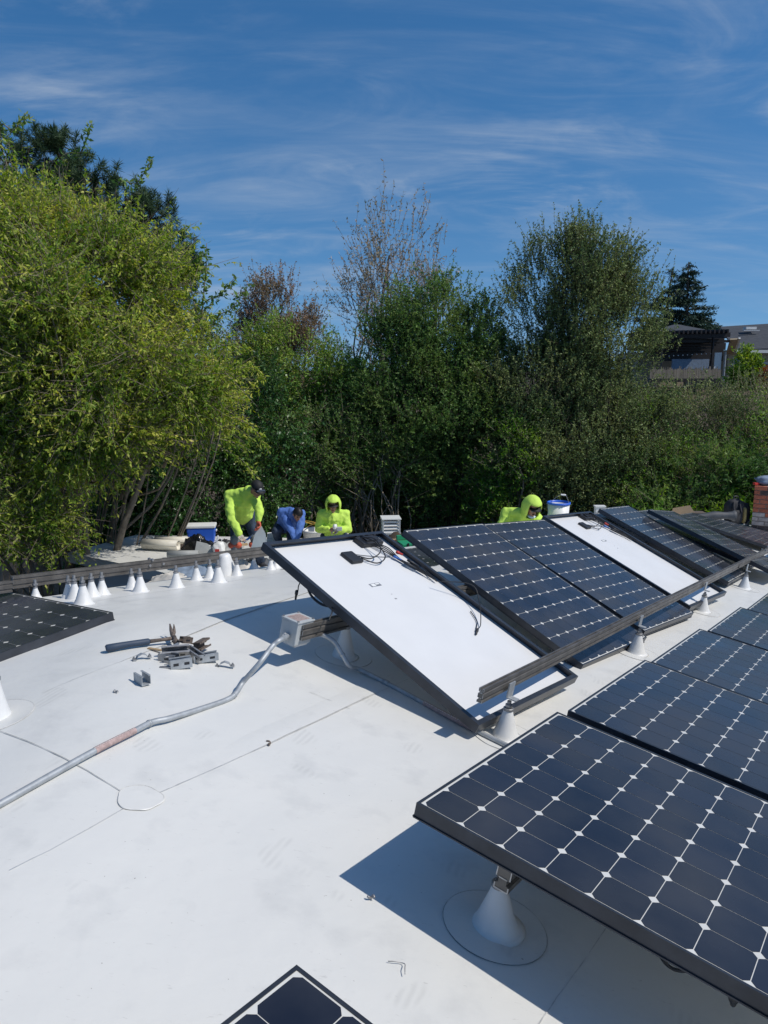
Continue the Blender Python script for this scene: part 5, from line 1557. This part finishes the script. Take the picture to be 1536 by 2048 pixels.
# upright leafy shoots breaking the left skyline
def shoots(name, label, base, paths, leafm, seed, leaf=(.09, .035), dens=9, barkm="bark"):
    rs = np.random.RandomState(seed); b = np.array(base, float)
    t = empty(name, base, label, "tree", TG)
    bm = bmesh.new(); pos, dd = [], []
    for pts in paths:
        pth = [np.array(p) for p in smooth_path(pts, 8)]
        tube(bm, [Vector(p - b) for p in pth], [.014 * (1 - .8 * k / len(pth)) + .002 for k in range(len(pth))], 5)
        for k in range(len(pth) // 4, len(pth) - 1):
            dr = unit(pth[k + 1] - pth[k])
            for q in range(dens):
                pos.append(pth[k] + (pth[k + 1] - pth[k]) * rs.random() - b + rs.normal(size=3) * .03)
                dd.append(unit(dr * .5 + rs.normal(size=3) * .7 - np.array([0, 0, .25])))
    from_bm("trunk", bm, M[barkm], t, True)
    V, F = leaves_np(rs, np.array(pos), np.array(dd), leaf[0], leaf[1], .5)
    c_ = mesh_np("crown", V, F, M[leafm], t); c_["kind"] = "stuff"
shoots("sapling", "slender leafy sapling whose shoots poke above the left treetops", (-5.7, 14.2, -5),
    [[(-5.7, 14.2, -5), (-4.6, 13.2, 0), (-5.163, 13.000, 4.343), (-4.762, 13.000, 4.939), (-4.592, 13.000, 5.336)], [(-5.7, 14.2, -5), (-4.0, 13.1, 0), (-4.306, 13.000, 4.041), (-3.922, 13.000, 4.456), (-3.664, 13.000, 4.806)],
     [(-5.7, 14.2, -5), (-5.2, 13.2, 1), (-6.026, 13.000, 4.939), (-5.802, 13.000, 5.234), (-5.608, 13.000, 5.489)], [(-5.7, 14.2, -5), (-3.2, 13, 0), (-2.972, 13.000, 2.488), (-2.890, 13.000, 3.079), (-2.862, 13.000, 3.536)],
     [(-5.7, 14.2, -5), (-3.0, 13, 0), (-3.020, 13.000, 2.329), (-2.676, 13.000, 2.726), (-2.422, 13.000, 3.001)], [(-5.7, 14.2, -5), (-2.9, 13, 0), (-2.866, 13.000, 2.089), (-2.479, 13.000, 2.528), (-2.224, 13.000, 2.844)], [(-5.7, 14.2, -5), (-3.0, 13, 0), (-3.155, 13.000, 2.962), (-3.024, 13.000, 3.157), (-2.975, 13.000, 3.351)]],
    "leaf_mid", 31, (.10, .045), 5)
shoots("arching_tree", "thin arching branches with pale yellow leaves reaching from the left tree towards the workers", (-5.9, 13.9, -5),
    [[(-5.9, 13.9, -5), (-5.0, 13.6, -1), (-3.973, 13.000, -0.064), (-3.109, 13.000, 0.276), (-2.524, 13.000, 0.106), (-2.195, 13.000, -0.235)], [(-5.9, 13.9, -5), (-4.9, 13.6, -.6), (-3.683, 13.000, 0.613), (-2.836, 13.000, 0.780), (-2.254, 13.000, 0.613), (-1.971, 13.000, 0.191)],
     [(-5.9, 13.9, -5), (-4.9, 13.6, 0), (-3.478, 13.000, 1.359), (-2.725, 13.000, 1.481), (-2.224, 13.000, 1.563), (-1.980, 13.000, 1.359)], [(-5.9, 13.9, -5), (-4.6, 13.6, 0), (-3.206, 13.000, 1.847), (-2.625, 13.000, 1.928), (-2.256, 13.000, 1.847)],
     [(-5.9, 13.9, -5), (-4.9, 13.6, -.2), (-3.582, 13.000, 0.946), (-2.739, 13.000, 1.112), (-2.324, 13.000, 1.029)], [(-5.9, 13.9, -5), (-5.0, 13.6, -.8), (-4.039, 13.000, 0.276), (-3.355, 13.000, 0.445), (-2.684, 13.000, 0.360), (-2.267, 13.000, 0.191)]],
    "leaf_yellowgreen", 33, (.085, .03), 11)
# dark shrub under the big tree
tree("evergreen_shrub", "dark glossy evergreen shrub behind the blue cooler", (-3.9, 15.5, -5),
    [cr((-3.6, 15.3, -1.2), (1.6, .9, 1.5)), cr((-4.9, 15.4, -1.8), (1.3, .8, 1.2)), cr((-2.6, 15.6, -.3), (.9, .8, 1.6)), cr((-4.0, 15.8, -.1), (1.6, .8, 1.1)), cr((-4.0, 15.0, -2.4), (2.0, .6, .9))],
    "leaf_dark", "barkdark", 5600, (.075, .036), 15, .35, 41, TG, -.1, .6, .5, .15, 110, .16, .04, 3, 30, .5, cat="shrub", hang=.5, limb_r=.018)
# mid-left olive small trees
tree("small_tree", "olive-green small tree behind the crouching worker", (-2.3, 18.6, -5),
    [cr((-2.2, 18.4, 1.3), (1.1, 1.0, 1.2)), cr((-2.9, 18.4, .2), (1.1, .9, 1.3)), cr((-1.3, 18.3, .7), (1.0, .9, 1.2)), cr((-2.0, 18.2, -1.0), (1.6, .7, 1.1)), cr((-.6, 18.4, .2), (.8, .8, 1.0))],
    "leaf_olive", "bark", 6500, (.06, .03), 15, .36, 51, TG, .5, .6, .5, 0, 90, .17, .08, 3, 34, .5)
tree("small_tree", "reddish-brown leafed tree showing above the olive small tree", (-3.0, 22, -5),
    [cr((-3.0, 22, 2.9), (.9, .8, 1.0)), cr((-3.4, 22, 2.0), (1.2, .8, .9)), cr((-2.4, 22, 2.2), (.9, .8, .8)), cr((-2.9, 22, .8), (1.3, .8, .8))],
    "leaf_brown", "bark", 3200, (.06, .03), 13, .45, 61, TG, .9, .4, .4, 0, 60, .2, .09, 2, 30, .4)
# bare catkin tree
tree("bare_tree", "tall nearly bare tree with pale catkins rising behind the dark green oak", (0.3, 24, -5),
    [cr((.15, 24, 4.2), (1.3, .9, 1.9)), cr((-.5, 24, 3.1), (.9, .8, 1.4)), cr((1.3, 24, 3.8), (.8, .7, .9)), cr((-1.0, 24, 2.0), (.7, .7, .8))],
    "catkin", "bark", 700, (.10, .036), 10, .7, 71, TG, .9, .4, .28, 0, 46, .22, .10, 2, 46, .3, False, .007, 0, limb_r=.035)
# centre dark green oak
tree("evergreen_tree", "dense dark green evergreen tree in the centre behind the roof vent", (1.2, 18.5, -5),
    [cr((1.1, 18.0, 2.1), (1.25, 1.0, 1.3)), cr((.2, 17.8, 1.4), (1.2, 1.0, 1.3)), cr((2.0, 17.8, 1.3), (1.0, 1.0, 1.5)), cr((1.2, 17.3, .3), (1.8, 1.0, 1.2)), cr((.2, 17.9, -.5), (1.1, .9, 1.0)), cr((1.9, 17.2, -.9), (1.3, .9, 1.1)), cr((.9, 18.2, -1.6), (1.4, .7, .9))],
    "leaf_mid", "barkdark", 13500, (.062, .030), 15, .34, 81, TG, .55, .6, .45, 0, 230, .15, .14, 3, 60, .5)
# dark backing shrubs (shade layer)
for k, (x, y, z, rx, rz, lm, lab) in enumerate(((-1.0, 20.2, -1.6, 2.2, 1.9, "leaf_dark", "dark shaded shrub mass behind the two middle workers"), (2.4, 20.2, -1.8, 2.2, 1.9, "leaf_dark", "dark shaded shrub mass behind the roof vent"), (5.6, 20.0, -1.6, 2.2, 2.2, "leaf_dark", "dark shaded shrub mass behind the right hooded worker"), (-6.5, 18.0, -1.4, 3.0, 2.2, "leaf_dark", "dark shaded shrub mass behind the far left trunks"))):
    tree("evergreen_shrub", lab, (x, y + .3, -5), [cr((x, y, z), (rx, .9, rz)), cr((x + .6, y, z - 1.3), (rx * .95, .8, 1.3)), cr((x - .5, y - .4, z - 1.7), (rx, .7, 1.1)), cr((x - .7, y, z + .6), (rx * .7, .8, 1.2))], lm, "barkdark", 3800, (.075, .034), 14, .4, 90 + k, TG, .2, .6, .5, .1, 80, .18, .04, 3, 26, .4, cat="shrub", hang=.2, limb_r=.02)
# right grey-green oak
tree("oak_tree", "tall grey-green oak with feathery upright top right of centre", (4.3, 17.8, -5),
    [cr((3.9, 17.4, 2.5), (1.2, 1.0, 1.7)), cr((4.8, 17.4, 2.1), (1.2, 1.0, 1.4)), cr((3.5, 17.2, 1.0), (1.3, 1.0, 1.2)), cr((5.15, 17.2, .7), (1.1, 1.0, 1.0)), cr((4.2, 16.9, -.2), (1.7, 1.0, 1.2)), cr((3.7, 16.9, -1.3), (1.2, .9, 1.0)), cr((5.3, 17, -1.0), (1.3, .9, 1.1)), cr((4.4, 17.2, 3.5), (.9, .8, .8))],
    "leaf_grey", "barkdark", 15000, (.055, .028), 15, .42, 101, TG, 1.0, .5, .35, 0, 240, .16, .15, 4, 70, .45)
# right shrubs
tree("shrub", "grey-green feathery shrub below the house with the pergola", (7.2, 18.2, -5),
    [cr((6.9, 18.0, .1), (1.5, .9, .9)), cr((8.4, 18.0, .3), (1.3, .9, .8)), cr((7.6, 17.8, -.7), (1.9, .8, .8))], "leaf_grey", "bark", 3600, (.05, .022), 15, .4, 111, TG, .8, .4, .4, 0, 90, .17, .07, 4, 30, .5, cat="shrub")
tree("shrub", "mid-green leafy shrub with long leaves left of the backpack", (6.6, 16.4, -5),
    [cr((6.2, 16.2, -1.5), (1.3, .9, .9)), cr((7.2, 16.2, -.8), (1.2, .8, .8)), cr((6.2, 16.0, -2.4), (1.3, .7, .8)), cr((7.4, 16.3, -2.0), (1.0, .7, .9))], "leaf_mid", "bark", 4200, (.10, .03), 13, .34, 121, TG, .5, .6, .45, .1, 100, .16, .06, 4, 30, .5, cat="shrub")
tree("shrub", "olive shrub at the right picture edge behind the chimney", (8.8, 16.6, -5),
    [cr((8.6, 16.6, -.6), (1.1, .9, 1.4)), cr((9.2, 16.7, -1.8), (1.3, .8, 1.2)), cr((9.4, 16.8, .3), (1.0, .8, .8))], "leaf_olive", "bark", 4000, (.06, .024), 15, .38, 131, TG, .7, .4, .5, 0, 90, .17, .06, 4, 26, .5, cat="shrub")
tree("shrub", "brownish tangled shrub between the oak and the grey-green shrub", (5.9, 17.6, -5),
    [cr((5.9, 17.3, -.1), (1.0, .8, .8)), cr((5.6, 16.8, -1.2), (1.0, .8, 1.0))], "leaf_olive", "bark", 2400, (.055, .026), 14, .38, 141, TG, .6, .4, .5, 0, 60, .18, .06, 3, 20, .4, cat="shrub")
tree("shrub", "bright long-leaved plant beyond the cardboard and slate roll", (5.7, 15.2, -3.5),
    [cr((5.6, 15.1, -1.75), (.55, .4, .4)), cr((6.5, 15.3, -1.65), (.6, .4, .35)), cr((7.4, 15.5, -1.5), (.5, .4, .4))], "leaf_bright", "bark", 420, (.13, .035), 11, .28, 151, TG, .7, .4, .5, 0, 22, .25, .03, 3, 10, .3, cat="shrub")
tree("small_tree", "bright green sapling crown in front of the dark green oak", (2.9, 16.6, -5),
    [cr((2.75, 16.4, -.6), (.75, .6, .9)), cr((2.3, 16.4, -1.6), (.6, .5, .7)), cr((3.0, 16.5, .3), (.45, .5, .5))], "leaf_bright", "bark", 1000, (.065, .03), 13, .32, 161, TG, .6, .5, .5, 0, 40, .2, .05, 2, 16, .4)
tree("small_tree", "thin pale-barked sapling with few leaves between kneeling worker and vent", (.15, 16.8, -5),
    [cr((.2, 16.7, -.5), (.6, .5, .7)), cr((-.2, 16.7, -1.1), (.5, .4, .4))], "leaf_olive", "barkpale", 70, (.05, .025), 6, .6, 171, TG, .8, .5, .5, 0, 24, .25, .03, 1, 26, .3, False, .006, limb_r=.018)
tree("small_tree", "mid-green leaning small tree between the crouching and kneeling workers", (-.9, 17.2, -5),
    [cr((-1.2, 16.9, -.1), (.8, .6, .8)), cr((-.5, 17.0, -.4), (.7, .6, .8)), cr((-1.5, 17, -1.1), (.6, .6, .5))], "leaf_mid", "bark", 1500, (.06, .03), 13, .35, 181, TG, .5, .5, .5, 0, 50, .18, .06, 3, 22, .4)
# cedars beyond the house
def cedar(label, px, ytop, ybot, Y, seed, lean=0.0, sparse=1.0):
    rs = np.random.RandomState(seed)
    top = np.array(ytop, float); bot = np.array(ybot, float); base = np.array([bot[0], bot[1], 0.0])
    t = empty("cedar_tree", base, label, "tree", TG)
    bm = bmesh.new(); H = top[2] - bot[2]
    tube(bm, [Vector((0, 0, -.5)), Vector(bot - base), Vector((top + bot) / 2 - base), Vector(top - base)], [.35, .3, .16, .03], 7)
    pos, dr = [], []
    nb = int(105 * sparse)
    for k in range(nb):
        f = rs.random() ** .75
        z = top[2] - f * H
        c = bot + (top - bot) * (1 - f)
        L = (.35 + 3.6 * f) * (.5 + .6 * rs.random())
        a = rs.random() * 2 * math.pi
        d = np.array([math.cos(a), math.sin(a), .18 - .1 * f]); e = c + d * L
        tube(bm, [Vector(c - base), Vector(e - base)], [.05, .012], 4)
        m_ = int(150 * L / 2) + 6
        s = rs.random((m_, 1)) ** .6
        q = c + d * L * s + rs.normal(size=(m_, 3)) * np.array([[.16, .16, .07]]) * (.4 + s) - np.array([[0, 0, 1]]) * s ** 2 * .25
        pos.append(q); dr.append(unit(d[None] * .8 + rs.normal(size=(m_, 3)) * .5 + np.array([[0, 0, -.15]])))
    from_bm("trunk", bm, M["barkdark"], t)
    V, F = leaves_np(rs, np.concatenate(pos) - base, np.concatenate(dr), .34, .10, .8)
    c_ = mesh_np("crown", V, F, M["cedar"], t); c_["kind"] = "stuff"
cedar("taller dark cedar rising behind the house roof", 0, (28.452, 75.000, 11.391), (28.746, 75.000, 3.342), 75, 201)
cedar("thinner leaning cedar left of the taller one behind the house", 0, (28.074, 78.000, 11.225), (27.467, 78.000, 3.415), 78, 202, sparse=.7)
# wooden fence at the left
fn = empty("board_fence", (-8.271, 16.714, -3.000), "weathered board fence behind the left trunk", "fence")
f0, f1 = Vector((-8.341, 15.000, -2.660)), Vector((-5.510, 15.600, -2.482))
for k in range(26):
    p_ = f0.lerp(f1, k / 25)
    bm = bmesh.new(); box(bm, (-.055, -.01, -2.4), (.055, .01, .30 + .03 * math.sin(k * 2.3)), None, .003)
    o = from_bm("board", bm, M["oldwood"], fn); o.location = p_ - Vector(fn.location); o.rotation_euler = (0, .02 * math.sin(k * 5), .1)

# ------------------------------------------------------------------ house up the slope
HY = 60.0
hs_ = empty("hillside_house", (26.192, 60.000, 0.725), "cream house with dark shingle roof and pergola above the right shrubs", "house")
hb = Vector(hs_.location)
def hpnt(p): return Vector(p) - hb
def hbox(name, a, b, d0, d1, m, parent=hs_):
    """axis-aligned box spanning world points a (lower left) and b (upper right), depth d0..d1 beyond the wall plane"""
    a, b = hpnt(a), hpnt(b)
    bm = bmesh.new(); box(bm, (min(a.x, b.x), d0, min(a.z, b.z)), (max(a.x, b.x), d1, max(a.z, b.z)))
    return from_bm(name, bm, M[m], parent)
hbox("wall", (26.315, 60.000, 0.156), (34.019, 60.000, 2.981), 0, 8, "stucco")
hbox("wall", (20.467, 60.000, 0.156), (26.076, 60.000, 2.868), 3.0, 9, "stucco")
# main roof: slope rising away
def hpoly(name, pts, m, th=.12, parent=hs_):
    bm = bmesh.new(); bm.faces.new([bm.verts.new(Vector(p)) for p in pts]); o = from_bm(name, bm, M[m], parent)
    s = o.modifiers.new("t", 'SOLIDIFY'); s.thickness = th; s.offset = -1; return o
e0, e1 = hpnt((26.477, 60.000, 2.868)), hpnt((35.515, 60.000, 3.242))
r0p, r1p = hpnt((28.048, 66.000, 4.923)), hpnt((38.829, 66.000, 5.572))
main = hpoly("roof", [e0 + Vector((0, -.6, 0)), e1 + Vector((0, -.6, 0)), r1p, r0p], "shingle")
vx = Vector((1, 0, 0))
rw = 0
for k in range(9):     # shingle courses as thin proud steps
    f_ = k / 9
    a = (e0 + Vector((0, -.6, 0))).lerp(r0p, f_); b = (e1 + Vector((0, -.6, 0))).lerp(r1p, f_)
    bm = bmesh.new(); tube(bm, [a + Vector((0, 0, .03)), b + Vector((0, 0, .03))], .03, 4); from_bm("shingle_course", bm, M["shingle"], main)
hbox("gutter", (26.434, 59.200, 2.740), (34.318, 59.200, 2.961), -1.0, -.8, "whitetrim")
apex = hpnt((23.456, 64.000, 5.096)); l0 = hpnt((19.454, 60.000, 4.171)); l1 = hpnt((25.370, 60.000, 4.319))
hip = hpoly("hip_roof", [l0, l1, apex + Vector((.4, 0, 0)), apex], "shingle")
hpoly("hip_side", [l1, l1 + Vector((0, 8, 0)), apex + Vector((.4, 0, 0))], "shingle")
sk = hbox("skylight", (28.964, 63.500, 4.677), (29.790, 63.500, 4.873), 3.2, 3.8, "whitetrim")
hbox("skylight_kerb", (28.642, 63.300, 4.550), (29.919, 63.300, 4.609), 2.9, 3.1, "whitetrim", sk)
# soffit
hpoly("soffit", [hpnt((25.005, 57.000, 3.722)), hpnt((25.725, 57.000, 3.757)), hpnt((26.715, 60.000, 2.756)), hpnt((26.104, 60.000, 2.756))], "stucco", .1)
hpoly("rake_board", [hpnt((25.568, 56.900, 3.788)), hpnt((25.713, 56.900, 3.788)), hpnt((26.746, 59.900, 2.754)), hpnt((26.594, 59.900, 2.754))], "whitetrim", .1)
# windows
for (x0, y0, x1, y1) in ((1468, 745, 1484, 716), (1518, 740, 1536, 726)):
    pass
w_ = hbox("window", (26.619, 59.950, 1.330), (27.407, 59.950, 2.419), -.05, .02, "whitetrim"); hbox("pane", (26.705, 59.900, 1.405), (27.162, 59.900, 2.343), -.07, -.055, "pane", w_)
w_ = hbox("window", (28.754, 59.950, 1.443), (30.267, 59.950, 2.044), -.05, .02, "whitetrim"); hbox("pane", (28.800, 59.900, 1.518), (30.173, 59.900, 1.969), -.07, -.055, "pane", w_)
hbox("post", (25.005, 57.500, 0.577), (24.974, 57.500, 2.777), -2.6, -2.3, "whitetrim")
hbox("shade_panel", (24.262, 57.500, 1.121), (24.758, 57.500, 2.741), -2.4, -2.3, "whitetrim")
hbox("privacy_screen", (21.714, 59.000, 1.296), (24.502, 59.000, 2.294), -.9, -.8, "clothblue")
# pergola
pg = empty("pergola", (21.599, 57.000, 0.765), "dark timber pergola standing over the house's deck", "pergola")
pb = Vector(pg.location)
def pbox(name, a, b, d0, d1, parent=pg, m="pergola"):
    a, b = Vector(a) - pb, Vector(b) - pb
    bm = bmesh.new(); box(bm, (min(a.x, b.x), d0, min(a.z, b.z)), (max(a.x, b.x), d1, max(a.z, b.z))); return from_bm(name, bm, M[m], parent)
pbox("front_beam", (18.639, 57.000, 3.827), (24.970, 57.000, 4.144), -.1, .1)
pbox("rear_beam", (19.908, 60.000, 2.981), (25.968, 60.000, 3.502), 2.8, 3.0)
pbox("post", (23.751, 57.000, 0.765), (23.840, 57.000, 3.827), -.12, .12)
pbox("post", (20.139, 57.000, 0.765), (20.192, 57.000, 3.827), -.12, .12)
pbox("shade_backing", (19.959, 60.000, 2.157), (25.774, 60.000, 4.022), 2.7, 2.76)  # dark sheet: the shadow of beams and purlins put into its colour
for k in range(6):
    a = Vector((18.851, 57.000, 3.898)) - pb; b = Vector((24.738, 57.000, 3.898)) - pb
    bm = bmesh.new(); box(bm, (a.x, -.05 + k * .42, a.z - .16 - k * .17), (b.x - k * .06, .0 + k * .42, a.z - .02 - k * .17)); from_bm("slat", bm, M["pergola"], pg)  # added dark boards standing in for the shadow below the front beam
for k, x in enumerate(np.linspace(1283, 1448, 20)):
    pass
RAFT = [(18.592, 57.000, 4.004), (24.646, 57.000, 4.144)]
for k in range(20):
    a = Vector(RAFT[0]).lerp(Vector(RAFT[1]), k / 19) - pb
    bm = bmesh.new(); box(bm, (a.x - .055, -.45, a.z - .05), (a.x + .055, 3.4, a.z + .22)); from_bm("rafter", bm, M["pergola"], pg)
for k in range(8):
    a = Vector((21.823, 57.000, 3.757)) - pb
    bm = bmesh.new(); box(bm, (a.x - 3.4, .35 + k * .36, a.z - .3), (a.x + 3.45 - k * .07, .42 + k * .36, a.z - .12)); from_bm("purlin", bm, M["pergola"], pg)
for k in range(12):
    bm = bmesh.new(); a = Vector((21.043, 58.000, 2.499)).lerp(Vector((24.791, 58.000, 2.716)), k / 11) - pb
    bmesh.ops.create_icosphere(bm, subdivisions=1, radius=.05, matrix=Matrix.Translation(a)); from_bm("string_bulb", bm, M["whitetrim"], pg)
# deck with reed screen
dk = empty("reed_fence", (21.571, 56.000, 0.885), "pale reed screen along the deck below the pergola", "fence")
db = Vector(dk.location)
RE = [(19.062, 56.000, 0.885), (24.079, 56.000, 0.885)]
rg = random.Random(9)
for k in range(150):
    a = Vector(RE[0]).lerp(Vector(RE[1]), k / 149) - db
    h = .62 + .34 * rg.random() * rg.random() + .06 * math.sin(k * .33)
    bm = bmesh.new(); box(bm, (a.x - .015, -.015, a.z), (a.x + .02, .02, a.z + h)); from_bm("reed", bm, M["reed"], dk)
bm = bmesh.new(); a = Vector(RE[0]) - db; b = Vector(RE[1]) - db; box(bm, (a.x, -.1, a.z - .25), (b.x, 4, a.z - .03)); from_bm("deck_board", bm, M["pergola"], dk)
for k in range(9):
    a = Vector(RE[0]).lerp(Vector(RE[1]), k / 8) - db
    bm = bmesh.new(); box(bm, (a.x - .06, 0, a.z - 2.5), (a.x + .06, .12, a.z - .255)); from_bm("deck_post", bm, M["pergola"], dk)
tree("small_tree", "lime-green young tree in front of the cream house wall", (24.5, 50, -.6),
    [cr((23.021, 50.000, 1.866), (.8, .6, .85)), cr((22.920, 50.000, 1.175), (1.0, .6, .6))], "leaf_lime", "bark", 700, (.17, .10), 10, .4, 211, TG, .6, .5, .5, 0, 30, .2, .05, 2, 12, .4)
tree("shrub", "rust-red shrub at the right edge below the house window", (25.2, 49, -.8),
    [cr((24.008, 49.000, 1.059), (.45, .4, .45))], "leaf_rust", "bark", 150, (.14, .08), 9, .3, 221, TG, .6, .5, .5, 0, 16, .25, .04, 2, 8, .4, cat="shrub")
